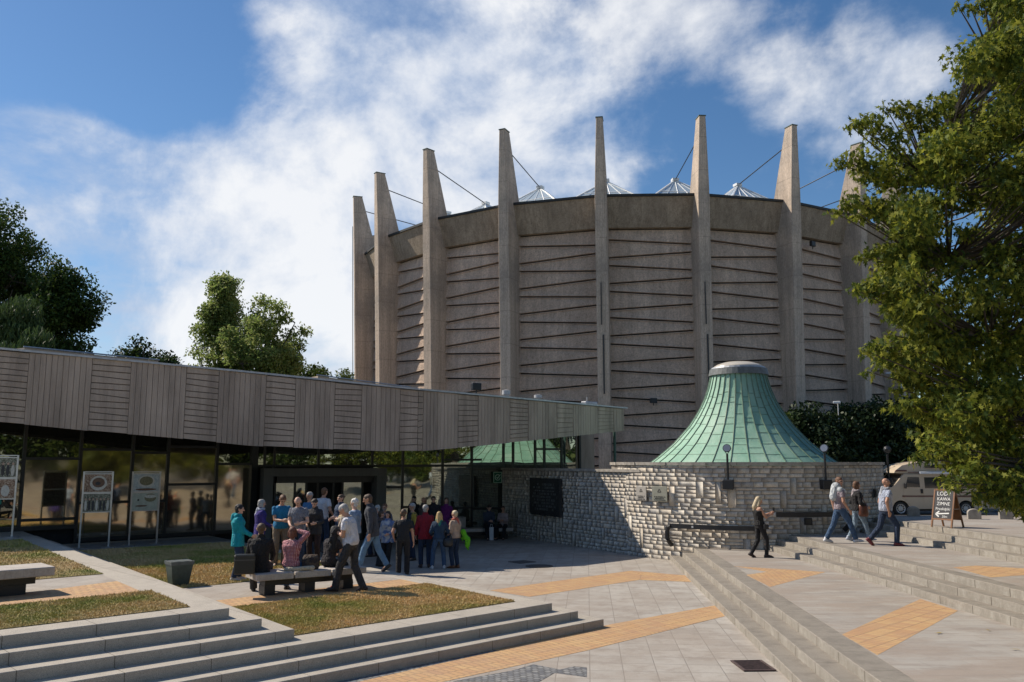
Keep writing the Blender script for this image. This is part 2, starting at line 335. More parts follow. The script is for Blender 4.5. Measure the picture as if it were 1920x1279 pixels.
# slab fields on the landings (the nosing stones stay granite)
p=[(rx1(-28,2)+.55,-28),(rx1(30,2)+.4,30),(rx2(30,0)-.02,30),(rx2(-28,0)-.02,-28)]; sheet('first_landing_paving',p,.45,M_LAND)
p=[(rx2(-28,2)+.35,-28),(rx2(29,2)+.35,29),(rx3(29,0)-.02,29),(rx3(-28,0)-.02,-28)]; sheet('second_landing_paving',p,.90,M_LAND)
p=[(rx3(-28,2)+.3,-28),(rx3(29,2)+.3,29),(59,29),(59,-28)]; sheet('upper_plaza_paving',p,1.35,M_LAND)
bm=NB(); v=[bm.verts.new(q) for q in [(10.5,29.2,1.352),(60,29.2,1.352),(60,41.5,.63),(10.5,41.5,.63),(10.5,160,.5),(120,160,.5),(120,41.5,.63)]]
bm.faces.new((v[0],v[1],v[2],v[3])); bm.faces.new((v[3],v[2],v[6],v[5],v[4])); structure('cobbled_road',bm,M_COB,'cobbled road falling gently behind the upper plaza')
# orange clinker bands
def nmz(l): return [nm(a,b_) for a,b_ in l]
sheet('orange_band',[(-2.44-2.9,12.76-2.85),tuple(g(640,1279).xy),tuple(g(900,1223).xy),(1.97,17.2),(rx1(19.35)-.01,19.35),(rx1(18.05)-.01,18.05),(1.25,14.82),(-.99,12.76),(-3.9,9.9)],0,M_OR1,'ochre clinker band along the foot of the left steps')
sheet('orange_band',[(-.55,21.6),(1.13,23.24),(3.45,25.45),(3.62,24.5),(3.4,23.5),(.42,20.6)],0,M_OR1)
sheet('orange_band',[(3.46,25.45),(rx1(24.4)-.01,24.4),(rx1(23.1)-.01,23.1),(3.41,23.5),(3.63,24.5)],0,M_OR2)
sheet('orange_chevron',[(5.75,22.68),(6.25,21.52),(7.68,21.48)],.452,M_OR2); sheet('orange_chevron',[(5.60,20.95),(6.25,21.515),(7.68,21.475),(5.56,18.95)],.452,M_ORB)
sheet('orange_panel',[(5.15,13.81),(8.02,17.3),(8.06,15.95),(5.08,12.36)],.452,M_OR1); sheet('orange_panel',[(9.37,18.62),(10.02,18.92),(12.0,17.6),(11.0,16.9),(10.11,17.34),(9.27,17.0)],.902,M_OR1)
g1=g(1010,1228); g2=g(1100,1279)
sheet('dark_setts_patch',[tuple(g(850,1278).xy),tuple(g(960,1258).xy),tuple(g(1000,1246).xy),tuple(g(1050,1256).xy),tuple(g(1075,1250).xy),tuple(g(1100,1252).xy),tuple(g(1100,1270).xy),tuple(g(1040,1262).xy),tuple(g(1010,1279).xy)],.001,M_SET)
sheet('dark_setts_strip',[nm(-10.90,4.2),nm(-10.90,8.9),nm(-10.82,8.9),nm(-10.62,4.2)],.001,M_SET)
# terrace A
sheet('terrace_slab_path',nmz([(-18.3,5.0),(-18.3,10.4),(-16.3,10.4),(-16.3,5.0)]),.45,M_PAVE); sheet('terrace_orange_path',nmz([(-16.3,5.0),(-16.28,10.4),(-15.3,10.4),(-15.4,5.0)]),.45,M_OR1)
sheet('upper_terrace_slab_path',nmz([(-18.2,-24),(-18.2,4.3),(-17.0,4.3),(-16.4,2.2),(-16.4,-24)]),.90,M_PAVE); sheet('upper_terrace_orange_path',nmz([(-16.395,-24),(-16.395,2.2),(-16.98,4.3),(-15.35,4.3),(-15.35,-24)]),.902,M_OR1)
sheet('glass_walk',nmz([(-30.2,5.1),(-30.2,10.9),(-28.2,10.9),(-28.2,5.1)]),.45,simple('walk_concrete',(.25,.24,.225),.85,.2,3))
LAWNS=[('front_lawn',nmz([(-15.3,5.75),(-15.25,10.45),(-12.2,10.5),(-12.2,5.55)]),.45,9000),
 ('back_lawn',nmz([(-28.15,5.2),(-27.6,10.4),(-18.35,10.4),(-18.35,5.2)]),.45,7000),
 ('upper_front_lawn',nmz([(-15.3,-8),(-15.3,4.45),(-13.2,4.45),(-13.2,-8)]),.90,7000),
 ('upper_back_lawn',nmz([(-27.9,-10),(-27.9,4.35),(-18.25,4.35),(-18.25,-10)]),.90,6000)]
def grass_blades(pts,z,n,seed):
    rg=np.random.default_rng(seed); P=np.array(pts)
    # sample the quad bilinearly, denser towards its near edge
    u=rg.random(n*4); v=1-rg.random(n*4)**1.0
    A=P[0]*(1-u)[:,None]+P[1]*u[:,None]; B=P[3]*(1-u)[:,None]+P[2]*u[:,None]
    q=A*(1-v)[:,None]+B*v[:,None]; d=np.hypot(q[:,0],q[:,1]); inside=(np.abs(q[:,0])<q[:,1]*.62+.3)
    q=q[inside]; d=d[inside]; m=len(q)
    hh=rg.uniform(.012,.034,m)*np.clip(d/14,.8,1.8); ww=rg.uniform(.004,.009,m)*np.clip(d/12,1,2.4); an=rg.uniform(0,6.28,m); la=rg.uniform(0,6.28,m); le=rg.uniform(.2,1.,m)*hh
    V=np.zeros((m,3,3)); V[:,0,0]=q[:,0]-np.cos(an)*ww; V[:,0,1]=q[:,1]-np.sin(an)*ww; V[:,1,0]=q[:,0]+np.cos(an)*ww; V[:,1,1]=q[:,1]+np.sin(an)*ww
    V[:,:2,2]=z; V[:,2,0]=q[:,0]+np.cos(la)*le; V[:,2,1]=q[:,1]+np.sin(la)*le; V[:,2,2]=z+hh
    return V.reshape(-1,3)
def m_blades():
    b=MB_('grass_blades'); n=b.noise(.55,5,.65); n2=b.noise(14,3,.7)
    c=b.ramp(n,[(.33,(.20,.27,.035)),(.42,(.36,.33,.08)),(.50,(.56,.41,.17)),(.60,(.68,.47,.24))]); b.col(b.mix(b.ramp(n2,[(.4,(0,0,0)),(.7,(.7,.7,.7))]),c,(.48,.39,.14))); b.rough(.9); return b.m
M_BL=m_blades(); allv=[]
for i,(nme,pts,z,cnt) in enumerate(LAWNS):
    sheet(nme,pts,z,M_GR,th=.012); allv.append(grass_blades(pts,z+.01,cnt*2,i))
V=np.concatenate(allv); nf=len(V)//3
o=npmesh('grass',V,np.arange(len(V)),np.full(nf,3),M_BL); tag(o,'short partly scorched grass on the four terrace lawns',kind='stuff')
# ------------------------------------------------------------------ rotunda
RC=Vector((9.5,73.8,0)); NR=23; DA=R(15.7)
def pol(a,r,z): return Vector((RC.x+r*math.sin(a),RC.y-r*math.cos(a),z))
rot_b=empty('rotunda',RC,'huge round concrete hall with tall tapering fins and zigzag slab walls','building')
def ring_poly(r): return [pol(R(-10)+DA*(i-4),r,0) for i in range(-8,15)]
ANG=[R(-10)+DA*(i-4) for i in range(0,23)]
def make_rib():
    bm=NB()
    # radial profile (r, z, half width); outer edge and inner edge
    lv=[(-.5,22.72,20.8,.375),(8,22.85,20.9,.37),(19.2,23.22,21.2,.36),(20.2,23.26,21.55,.34),(24.45,23.42,22.72,.20)]
    rings=[]
    for z,ro,ri,w in lv: rings.append([bm.verts.new(p) for p in ((-w,-ro,z),(w,-ro,z),(w,-ri,z),(-w,-ri,z))])
    bm.faces.new(rings[0][::-1]); bm.faces.new(rings[-1])
    for a,b_ in zip(rings[:-1],rings[1:]):
        for i in range(4): bm.faces.new((a[i],a[(i+1)%4],b_[(i+1)%4],b_[i]))
    bevel(bm,.025)
    bmesh.ops.recalc_face_normals(bm,faces=bm.faces[:])
    me=bpy.data.meshes.new('rib'); bm.to_mesh(me); bm.free(); me.materials.append(m_fin()); return me
rib_me=make_rib()
bm=NB(); box(bm,(0,-23.07,24.45),.46,.76,.05); bmesh.ops.recalc_face_normals(bm,faces=bm.faces[:]); cap_me=bpy.data.meshes.new('cap'); bm.to_mesh(cap_me); bm.free(); cap_me.materials.append(simple('copper_capping',(.10,.14,.12),.7))
bm=NB()
for z in (12.6,):
    box(bm,(.03,-22.96,7.2),.09,.05,3.6); box(bm,(-.06,-23.06,11.4),.06,.05,2.6)
bmesh.ops.recalc_face_normals(bm,faces=bm.faces[:]); me_st=bpy.data.meshes.new('repair_strip'); bm.to_mesh(me_st); bm.free(); me_st.materials.append(simple('tar_repair',(.06,.058,.056),.8))
for i,a in enumerate(ANG):
    o=bpy.data.objects.new('rib',rib_me); COL.objects.link(o); o.parent=rot_b; o.rotation_euler=(0,0,a)
    c=bpy.data.objects.new('cap',cap_me); COL.objects.link(c); c.parent=o
    if i in (4,5): s_=bpy.data.objects.new('repair_strip',me_st); COL.objects.link(s_); s_.parent=o
# bays
ZL=[]  # zigzag groove heights (left, right), downwards from the parapet
z=17.02
k=0
while z>0.2:
    ZL.append((z+.03,z-.29) if k%2==0 else (z-.30,z+.03)); z-=.83 if k%2==0 else .83; k+=1
for i,a in enumerate(ANG[:-1]+[ANG[-1]]):
    a2=a+DA if i<22 else ANG[0]+2*math.pi
    vis=i<8 or i==22
    p0=pol(a,21.5,0); p1=pol(a2,21.5,0); am=(a+a2)/2; out=Vector((math.sin(am),-math.cos(am),0)); ux=(p1-p0).normalized()
    A=p0+ux*.3; B=p1-ux*.3
    if vis:
        bm=NB(); lines=[(17.75,17.75)]+ZL+[(-.5,-.5)]
        for (tl,tr),(bl,br) in zip(lines[:-1],lines[1:]):
            g_=.05; th_t=.02; th_b=.18
            P=[A+out*th_b+Vector((0,0,bl+g_)),B+out*th_b+Vector((0,0,br+g_)),B+out*th_t+Vector((0,0,tr-g_)),A+out*th_t+Vector((0,0,tl-g_))]
            Q=[A-out*.2+Vector((0,0,bl+g_)),B-out*.2+Vector((0,0,br+g_)),B-out*.2+Vector((0,0,tr-g_)),A-out*.2+Vector((0,0,tl-g_))]
            frustum(bm,P,Q)
            # thin projecting ledge under each slab
            if tl<17.7:
                P=[A+out*.11+Vector((0,0,tl-g_-.05)),B+out*.11+Vector((0,0,tr-g_-.05)),B+out*.09+Vector((0,0,tr-g_+.004)),A+out*.09+Vector((0,0,tl-g_+.004))]; frustum(bm,P,[q-out*.2 for q in P])
        
        obj('wall_slabs',bm,M_PAN,rot_b)
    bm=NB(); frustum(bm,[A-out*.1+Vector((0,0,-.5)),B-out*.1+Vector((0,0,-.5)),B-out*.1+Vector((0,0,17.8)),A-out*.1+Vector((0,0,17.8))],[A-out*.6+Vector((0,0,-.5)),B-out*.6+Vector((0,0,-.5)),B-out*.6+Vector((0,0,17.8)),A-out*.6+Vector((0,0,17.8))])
    obj('wall_core',bm,M_BLK if vis else M_PAN,rot_b)  # black in the slab bays: the grooves' shadow is put into its colour
    # flaring parapet
    h=math.cos(DA/2)
    def fr(r0,z0,r1,z1,rin):
        return [pol(a,r0,z0)+ux*.3,pol(a2,r0,z0)-ux*.3,pol(a2,r1,z1)-ux*.33,pol(a,r1,z1)+ux*.33],[pol(a,rin,z0)+ux*.3,pol(a2,rin,z0)-ux*.3,pol(a2,rin,z1)-ux*.33,pol(a,rin,z1)+ux*.33]
    bm=NB(); frustum(bm,*fr(21.85,17.78,22.4,19.62,21.1)); obj('parapet',bm,M_PAR,rot_b)
    bm=NB(); frustum(bm,*fr(22.5,19.625,22.5,19.78,21.0)); obj('parapet_flashing',bm,simple('dark_flashing',(.02,.022,.022),.6),rot_b)
bm=NB(); prism(bm,[pol(2*math.pi*i/46,21.3,0) for i in range(46)],18.9,19.45); obj('roof',bm,M_ROOF,rot_b)
M_GLW=MB_('skylight_glass'); M_GLW.col((.55,.63,.66)); M_GLW.rough(.12); M_GLW.b.inputs['Metallic'].default_value=.3; M_GLW=M_GLW.m; M_WHT=simple('white_glazing_bar',(.72,.73,.73),.5,.1)
apex=[]
for i in range(0,9):
    a=ANG[i]; c=pol(a,17.3,0); ap=c+Vector((0,0,22.35 if i not in (2,) else 22.0)); apex.append(ap)
    ro=Vector((math.sin(a),-math.cos(a),0)); tx=Vector((math.cos(a),math.sin(a),0)); s_=3.0
    cs=[c+ro*s_+tx*s_,c-ro*s_+tx*s_,c-ro*s_-tx*s_,c+ro*s_-tx*s_]; cs=[Vector((q.x,q.y,19.75)) for q in cs]
    bm=NB(); vs=[bm.verts.new(q) for q in cs]; t_=bm.verts.new(ap); bm.faces.new(vs[::-1])
    for j in range(4): bm.faces.new((vs[j],vs[(j+1)%4],t_))
    sk=obj('skylight',bm,M_GLW,rot_b)
    bm=NB()
    for j in range(4):
        A_,B_=cs[j],cs[(j+1)%4]; tube(bm,A_,ap,.07,.06,5)
        tube(bm,A_,B_,.08,.08,5)
        for f in (.2,.4,.6,.8):
            m_=A_.lerp(B_,f); tube(bm,m_,ap,.045,.03,4)
        tube(bm,A_.lerp(ap,.5),B_.lerp(ap,.5),.04,.04,4)
    obj('glazing_bars',bm,M_WHT,sk)
    bm=NB(); box(bm,(ap.x,ap.y,ap.z-.05),.45,.45,.16,a); obj('ridge_cap',bm,M_WHT,sk)
    bm=NB(); tube(bm,pol(a,22.78,23.4),ap,.035,.035,6); obj('stay_cable',bm,M_DARK,rot_b)
bm=NB(); tube(bm,pol(ANG[0]-.001,22.80,-.5),pol(ANG[0]-.001,23.40,22.0),.03,.03,6); obj('lightning_rod',bm,M_DARK,rot_b)
# small fittings fixed on the rotunda
def floodlight(loc,yaw,label,s=1.,parentless=True,mast=.0):
    t=empty('floodlight',loc,label,'floodlight')
    bm=NB(); box(bm,(loc[0],loc[1],loc[2]+mast),.36*s,.16*s,.26*s,yaw); bevel(bm,.02*s); obj('lamp_housing',bm,M_DARK,t)
    bm=NB(); tube(bm,(loc[0],loc[1],loc[2]-.12*s),(loc[0],loc[1],loc[2]+mast+.05),.025*s,None,6); obj('bracket',bm,M_DARK,t); return t
# ------------------------------------------------------------------ low foyer building
FB=empty('foyer_building',(-5,33,0),'long low entrance building with boarded concrete fascia and tinted glass front','building')
F0=Vector((-15.3,25.2,0)); FK=Vector((-3.45,29.15,0)); FE=Vector((4.8,36.9,0))
dL=(FK-F0).normalized(); dR=(FE-FK).normalized(); 
def hitl(u,P,d):
    """x,y where the sight line of column u meets the plan line P+d s (used once to size the fascia panels)"""
    r=ray(u,770); k=(P.x*r.y-P.y*r.x)/(d.y*r.x-d.x*r.y); return P+d*k
def fas(u,v,P,d):
    q=hitl(u,P,d); r=ray(u,v); return Vector((q.x,q.y,CH+r.z*(q.y/r.y)))
def lerp_tab(tab,u):
    for (a,b_),(c,d_) in zip(tab[:-1],tab[1:]):
        if u<=c: return b_+(d_-b_)*(u-a)/(c-a)
    return tab[-1][1]
TOP=[(-400,620),(0,658),(295,682),(640,719),(1170,767)]; BOT=[(-400,762),(0,791),(160,807),(327,821),(473,836),(640,843),(720,846),(791,846),(892,837),(1170,808)]
HP=[(-380,-330),(-180,-130),(-50,47),(167,241),(346,408),(497,553),(627,678),(750,794),(859,897),(956,991),(1044,1075),(1121,1151)]
gm=simple('fascia_shadow_gap',(.17,.138,.112),.95)
edges=sorted(set([-380]+[x for p in HP for x in p]+[1170]))
bmF=NB(); rg=random.Random(3)
def fpt(u,f,off):
    """point on the fascia at column u, height fraction f, pushed off metres outwards"""
    P,d=(F0,dL) if u<=784 else (FK,dR)
    if u<=784: pass
    n=Vector((d.y,-d.x,0)); vt=lerp_tab(TOP,u); vb=lerp_tab(BOT,u)
    t=fas(u,vt,P,d); b_=fas(u,vb,P,d); q=b_.lerp(t,f); return q+n*off
def slab(bm,ua,ub,fa,fb,o1,o0=-.25):
    # fa, fb: (left,right) bottom and top fractions
    A=[fpt(ua,fa[0],o1),fpt(ub,fa[1],o1),fpt(ub,fb[1],o1),fpt(ua,fb[0],o1)]; B=[fpt(ua,fa[0],o0),fpt(ub,fa[1],o0),fpt(ub,fb[1],o0),fpt(ua,fb[0],o0)]
    frustum(bm,A,B)
ucur=-380
zones=[]
for (a,b_) in HP:
    if a>ucur: zones.append((ucur,a,'V'))
    zones.append((a,b_,'H')); ucur=b_
zones.append((ucur,1166,'V'))
for (a,b_,k) in zones:
    segs=[(a,b_)] if not (a<784<b_) else [(a,784),(784.01,b_)]
    for (a,b_) in segs:
        P,d=(F0,dL) if b_<=784.005 else (FK,dR)
        w=(hitl(b_,P,d)-hitl(a,P,d)).length
        if k=='V':
            n=max(1,round(w/.155)); 
            for i in range(n):
                f0,f1=i/n,(i+1)/n; u0=a+(b_-a)*f0; u1=a+(b_-a)*f1; gp=(u1-u0)*.035
                slab(bmF,u0+gp,u1-gp,(0,0),(1,1),rg.uniform(-.004,.010))
        else:
            n=12 if a<700 else (10 if a<1000 else 7); 
            cuts=[(0,0)]
            for i in range(1,n):
                f=i/n; t_=rg.uniform(-.004,.014)*(1 if i%3 else -1); cuts.append((f-t_,f+t_))
            cuts.append((1,1))
            for c0,c1 in zip(cuts[:-1],cuts[1:]):
                gp=.007; slab(bmF,a+.6,b_-.6,(c0[0]+gp,c0[1]+gp),(c1[0]-gp,c1[1]-gp),rg.uniform(-.018,.006))
obj('fascia',bmF,M_CONF,FB)
bm=NB()
for (ua,ub) in ((-380,784),(784.01,1166)):
    A=[fpt(ua,.004,-.035),fpt(ub,.004,-.035),fpt(ub,.996,-.035),fpt(ua,.996,-.035)]; B=[fpt(ua,.004,-.3),fpt(ub,.004,-.3),fpt(ub,.996,-.3),fpt(ua,.996,-.3)]; frustum(bm,A,B)
obj('fascia_backing',bm,gm,FB)
# end return of the fascia, flashing
e0=fpt(1166,0,0); e1=fpt(1166,1,0); nR=Vector((dR.y,-dR.x,0)); bk=Vector((-dR.y,dR.x,0))
ends=(e0,e1)
bm=NB(); frustum(bm,[e0+nR*.01,e1+nR*.01,e1+dR*.12+nR*.01,e0+dR*.12+nR*.01],[e0+bk*4.+Vector((0,0,.3)),e1+bk*4.,e1+bk*4.+dR*.12,e0+bk*4.+dR*.12+Vector((0,0,.3))]); obj('fascia_return',bm,M_CONF,FB)
bm=NB()
for (ua,ub) in ((-380,100),(100,450),(450,784),(784.01,1175)):
    A=[fpt(ua,1,.06)+Vector((0,0,.01)),fpt(ub,1,.06)+Vector((0,0,.01)),fpt(ub,1,.06)+Vector((0,0,.07)),fpt(ua,1,.06)+Vector((0,0,.07))]; B=[fpt(ua,1,-.5)+Vector((0,0,.01)),fpt(ub,1,-.5)+Vector((0,0,.01)),fpt(ub,1,-.5)+Vector((0,0,.07)),fpt(ua,1,-.5)+Vector((0,0,.07))]; frustum(bm,A,B)
obj('roof_flashing',bm,M_ZINC,FB)
a0=fpt(-380,1,-.3); a1=fpt(784,1,-.3); a2=fpt(1166,1,-.3)
GL0=Vector((-14.57,29.81,0)); gd=(Vector((-11.07,32.91,0))-GL0).normalized()
def glu(u,P=GL0,d=gd): return hitl(u,P,d)
C1=glu(480); PE=Vector((-.35,38.3,0)); gd2=(PE-C1).normalized(); GEND=C1+gd2*((PE-C1).length+4.6)
bkL=Vector((-dL.y,dL.x,0))
bm=NB(); top=[a0-Vector((0,0,.02)),a1-Vector((0,0,.02)),a2-Vector((0,0,.02)),a2+bk*9+Vector((0,0,.0)),a1+bkL*16+Vector((0,0,.2)),a0+bkL*16+Vector((0,0,.1))]
frustum(bm,[q-Vector((0,0,.35)) for q in top],top); obj('roof',bm,M_ROOF,FB)
def rbox(u0,u1,v0,v1,y0,y1,h):
    p0=atd(u0,v0,y0); p1=atd(u1,v1,y1); d=(p1-p0); d.z=0; d.normalize(); b2=Vector((-d.y,d.x,0)); bm=NB()
    A=[p0,p1,p1+b2*4,p0+b2*4]; frustum(bm,[q-Vector((0,0,h)) for q in A],A); return bm
bm=rbox(46,297,652,677,31,36,1.2); obj('roof_monitor',bm,simple('pale_render',(.50,.40,.31),.9,.12,2),FB)
bm=rbox(596,768,705,728,40,43,1.2); obj('roof_monitor',bm,MATS['pale_render'],FB)
bm=NB(); 
for (u0,u1,v0,v1,y0,y1) in ((44,299,650,675,30.9,35.9),(594,770,703,726,39.9,42.9)):
    A=atd(u0,v0,y0);B=atd(u1,v1,y1); b3=NB(); tube(b3,A,B,.03,.03,4); obj('monitor_flashing',b3,M_ZINC,FB)
bm.free()
# glazing ---------------------------------------------------------
def m_glass(name,c,rough,met=.9,wob=.004):
    b=MB_(name); b.col(c); b.b.inputs['Metallic'].default_value=met; b.rough(rough); n=b.noise(.8,2,.5); b.bump(n,wob); return b.m
G_CLR=m_glass('dark_reflective_glass',(.16,.17,.15),.015); G_FRO=m_glass('bronze_matt_film_glass',(.42,.37,.28),.05,.9); G_TOP=m_glass('upper_reflective_glass',(.34,.38,.35),.015)
G_MID=m_glass('entrance_glass',(.32,.35,.31),.03)
def pane(P,Q,z0,z1,mat,off=0.,name='window_pane',par=None):
    d=(Q-P); d.z=0; d.normalize(); n=Vector((d.y,-d.x,0)); bm=NB()
    A=[Vector((P.x,P.y,z0)),Vector((Q.x,Q.y,z0)),Vector((Q.x,Q.y,z1)),Vector((P.x,P.y,z1))]; A=[q+n*off for q in A]; frustum(bm,A,[q-n*.03 for q in A]); return obj(name,bm,mat,par or FB)
def bar(P,z0,z1,d,w=.1,dep=.14,name='mullion',mat=None,par=None):
    bm=NB(); box(bm,(P.x,P.y,z0),w,dep,z1-z0,math.atan2(d.y,d.x)); return obj(name,bm,mat or M_DARK,par or FB)
def hbar(P,Q,z,h=.09,dep=.13,name='transom',mat=None,par=None):
    m_=(P+Q)/2; d=Q-P; bm=NB(); box(bm,(m_.x,m_.y,z-h/2),d.length-.1,dep,h,math.atan2(d.y,d.x)); return obj(name,bm,mat or M_DARK,par or FB)
ZT=4.7
def vz(u,v,P): # height at which the row v crosses the plan point P
    r=ray(u,v); return CH+r.z*(P.y/r.y)
cols=[(-330,-230,.9,[(3.2,G_CLR)]),(-230,-120,.9,[(3.2,G_CLR)]),(-120,-40,.9,[(3.2,G_CLR)]),(-40,52,.9,None),(52,157,.9,None),(157,254,.45,None),(254,320,.45,None),(320,411,.45,None),(411,480,.45,None)]
spec={(-40,52):[(866,G_CLR),(None,G_CLR)],(52,157):[(974,G_FRO),(860,G_FRO),(None,G_CLR)],(157,254):[(942,G_FRO),(843,G_FRO),(None,G_CLR)],(254,320):[(940,G_FRO),(849,G_FRO),(None,G_CLR)],(320,411):[(908,G_FRO),(838,G_FRO),(None,G_CLR)],(411,480):[(870,G_FRO),(None,G_CLR)]}
for (a,b_,zb,_) in cols:
    P=glu(a);Q=glu(b_); zz=zb+.12; bar(P,zb-.2,ZT,gd); hbar(P,Q,zb+.06,.14)
    sp=spec.get((a,b_),[(866,G_CLR),(None,G_CLR)])
    for v,mt in sp:
        z1=ZT if v is None else vz((a+b_)/2,v,(P+Q)/2)
        pane(P+gd*.05,Q-gd*.05,zz,z1-.04,mt); 
        if v is not None: hbar(P,Q,z1)
        zz=z1+.04
bar(glu(480),.3,ZT,gd,.25,.25)
# entrance section
def g2(u): return hitl(u,C1,gd2)
c2=[(480,500),(500,518),(518,600),(600,700),(700,757),(757,831),(831,885),(885,944),(944,962),(962,1003),(1003,1020),(1020,1052),(1052,1084)]
for a,b_ in c2:
    P=g2(a);Q=g2(b_); zt=2.98
    bar(P,-.02,ZT if a<1100 else zt,gd2,.09,.12)
    if a>=944: pane(P+gd2*.04,Q-gd2*.04,2.7,ZT,G_TOP); hbar(P,Q,2.66); 
    else:
        pane(P+gd2*.04,Q-gd2*.04,zt+.05,ZT,G_TOP if a>500 else G_CLR); hbar(P,Q,zt)
        if a>=700: 
            zt2=vz(a,{700:914,757:951,831:953,885:954}[a],P); pane(P+gd2*.04,Q-gd2*.04,.1,zt2-.04,G_MID); hbar(P,Q,zt2); pane(P+gd2*.04,Q-gd2*.04,zt2+.04,zt-.05,G_MID); hbar(P,Q,.05,.1)
for (a,b_,v) in ((1003,1052,842),(831,905,862)): 
    P=g2(a);Q=g2(b_); hbar(P,Q,vz(a,v,P))
bar(g2(1084),-.02,ZT,gd2,.1,.3)
bm=NB(); P=g2(1084); Q=g2(1118); m_=(P+Q)/2+bk*.5; box(bm,(m_.x,m_.y,-.02),(Q-P).length,1.,ZT,math.atan2(gd2.y,gd2.x)); obj('end_pier',bm,M_CONF,FB)
# portal
nE=Vector((gd2.y,-gd2.x,0)); pe=empty('portal',Vector((0,0,0)),None,None); bpy.data.objects.remove(pe)
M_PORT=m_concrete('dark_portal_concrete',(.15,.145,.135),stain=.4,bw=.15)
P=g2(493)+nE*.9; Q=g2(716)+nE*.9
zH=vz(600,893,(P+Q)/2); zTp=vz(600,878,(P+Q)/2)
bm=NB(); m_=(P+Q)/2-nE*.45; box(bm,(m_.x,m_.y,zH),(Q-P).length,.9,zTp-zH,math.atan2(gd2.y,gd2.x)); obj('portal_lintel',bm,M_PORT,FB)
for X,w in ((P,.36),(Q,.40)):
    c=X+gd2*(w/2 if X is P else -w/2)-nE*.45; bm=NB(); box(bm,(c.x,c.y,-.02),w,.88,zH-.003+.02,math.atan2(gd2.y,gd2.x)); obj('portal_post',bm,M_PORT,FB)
D0=g2(518)+nE*.35; D1=g2(700)+nE*.35; zD=vz(610,905,(D0+D1)/2)
hbar(D0,D1,(zD+zH)/2,zH-zD,.2,'door_header')
us=[521,545,560,580,629,643,650,676,682]
def dq(u): return hitl(u,D0,gd2)
for a,b_,mt in ((521,556,G_MID),(560,577,G_MID),(648,681,G_MID)):
    pane(dq(a),dq(b_),.05,zD,mt,name='door_leaf')
for u in (521,558,579,629,646,683): bar(dq(u),0,zD,gd2,.08,.1,'door_frame')
pane(g2(505),g2(700),0,zH,simple('lobby_gloom',(.012,.012,.013),.8),name='doorway_dark_panel',off=.05)  # flat near-black panel; the unlit lobby's darkness is put into its colour
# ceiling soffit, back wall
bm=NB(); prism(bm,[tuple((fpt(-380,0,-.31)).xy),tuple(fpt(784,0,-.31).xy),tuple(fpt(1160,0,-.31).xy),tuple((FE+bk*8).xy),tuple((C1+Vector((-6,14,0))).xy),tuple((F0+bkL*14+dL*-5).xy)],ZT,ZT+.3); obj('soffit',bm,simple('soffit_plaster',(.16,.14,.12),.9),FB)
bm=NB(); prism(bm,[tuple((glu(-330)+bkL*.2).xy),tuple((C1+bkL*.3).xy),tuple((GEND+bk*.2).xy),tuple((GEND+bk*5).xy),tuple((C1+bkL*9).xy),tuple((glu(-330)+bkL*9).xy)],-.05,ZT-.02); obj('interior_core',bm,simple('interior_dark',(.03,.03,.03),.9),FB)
# green emergency sign on glass beside the wall
sP=g2(931)+nE*.12
bm=NB(); zs=vz(931,906,sP); box(bm,(sP.x,sP.y,zs),.42,.03,.50,math.atan2(gd2.y,gd2.x)); sg=obj('exit_sign',bm,simple('sign_green',(.012,.12,.06),.5,.1)); sg.location=(0,0,0)
tag(sg,'square green sign with a white running arrow in a circle, beside the stone wall','sign')
M_SW=simple('sign_white',(.55,.75,.62),.5,.05)
bm=NB(); ctr=sP+nE*.02+Vector((0,0,zs+.25)); 
def onsign(x,z): return ctr+gd2*x+Vector((0,0,z))
def strip(bm,pts,w,n,off=.004):
    for A,B in zip(pts[:-1],pts[1:]):
        d=(B-A).normalized(); s_=d.cross(n)*w; f=[A-s_+n*off,B-s_+n*off,B+s_+n*off,A+s_+n*off]; frustum(bm,f,[q-n*.006 for q in f])
strip(bm,[onsign(.12*math.cos(t),.12*math.sin(t)) for t in [R(q) for q in range(40,361,20)]],.013,nE)
strip(bm,[onsign(-.05,.02),onsign(-.01,-.05),onsign(.13,.12)],.014,nE)
strip(bm,[onsign(-.19,-.225),onsign(.19,-.225),onsign(.19,.225),onsign(-.19,.225),onsign(-.19,-.225)],.01,nE)
obj('sign_pictogram',bm,M_SW,sg)
# ------------------------------------------------------------------ stone walls
DC=Vector((8.42,31.6,0)); DRAD=4.75
def m_stone():
    b=MB_('grey_limestone_blocks'); at=b.N.new('ShaderNodeAttribute'); at.attribute_name='tone'
    n=b.noise(5,5,.7); f=b.noise(38,4,.75); big=b.noise(.7,4,.6)
    c=b.mix(1.,at.outputs['Color'],b.ramp(n,[(.3,(.72,.72,.72)),(.7,(1.2,1.2,1.2))]),'MULTIPLY')
    c=b.mix(1.,c,b.ramp(f,[(.35,(.8,.8,.8)),(.6,(1.15,1.15,1.15))]),'MULTIPLY')
    b.col(c); b.rough(.9); b.bump(f,.008); return b.m
M_STONE=m_stone(); M_MORT=simple('wall_mortar',(.25,.225,.195),.95,.3,8); M_COP=simple('coping_stone',(.34,.31,.27),.9,.3,5,.01,40)
TONES=[(.54,.495,.43),(.50,.455,.395),(.58,.535,.465),(.46,.42,.365),(.53,.47,.395),(.58,.51,.42),(.46,.43,.39),(.56,.515,.45)]
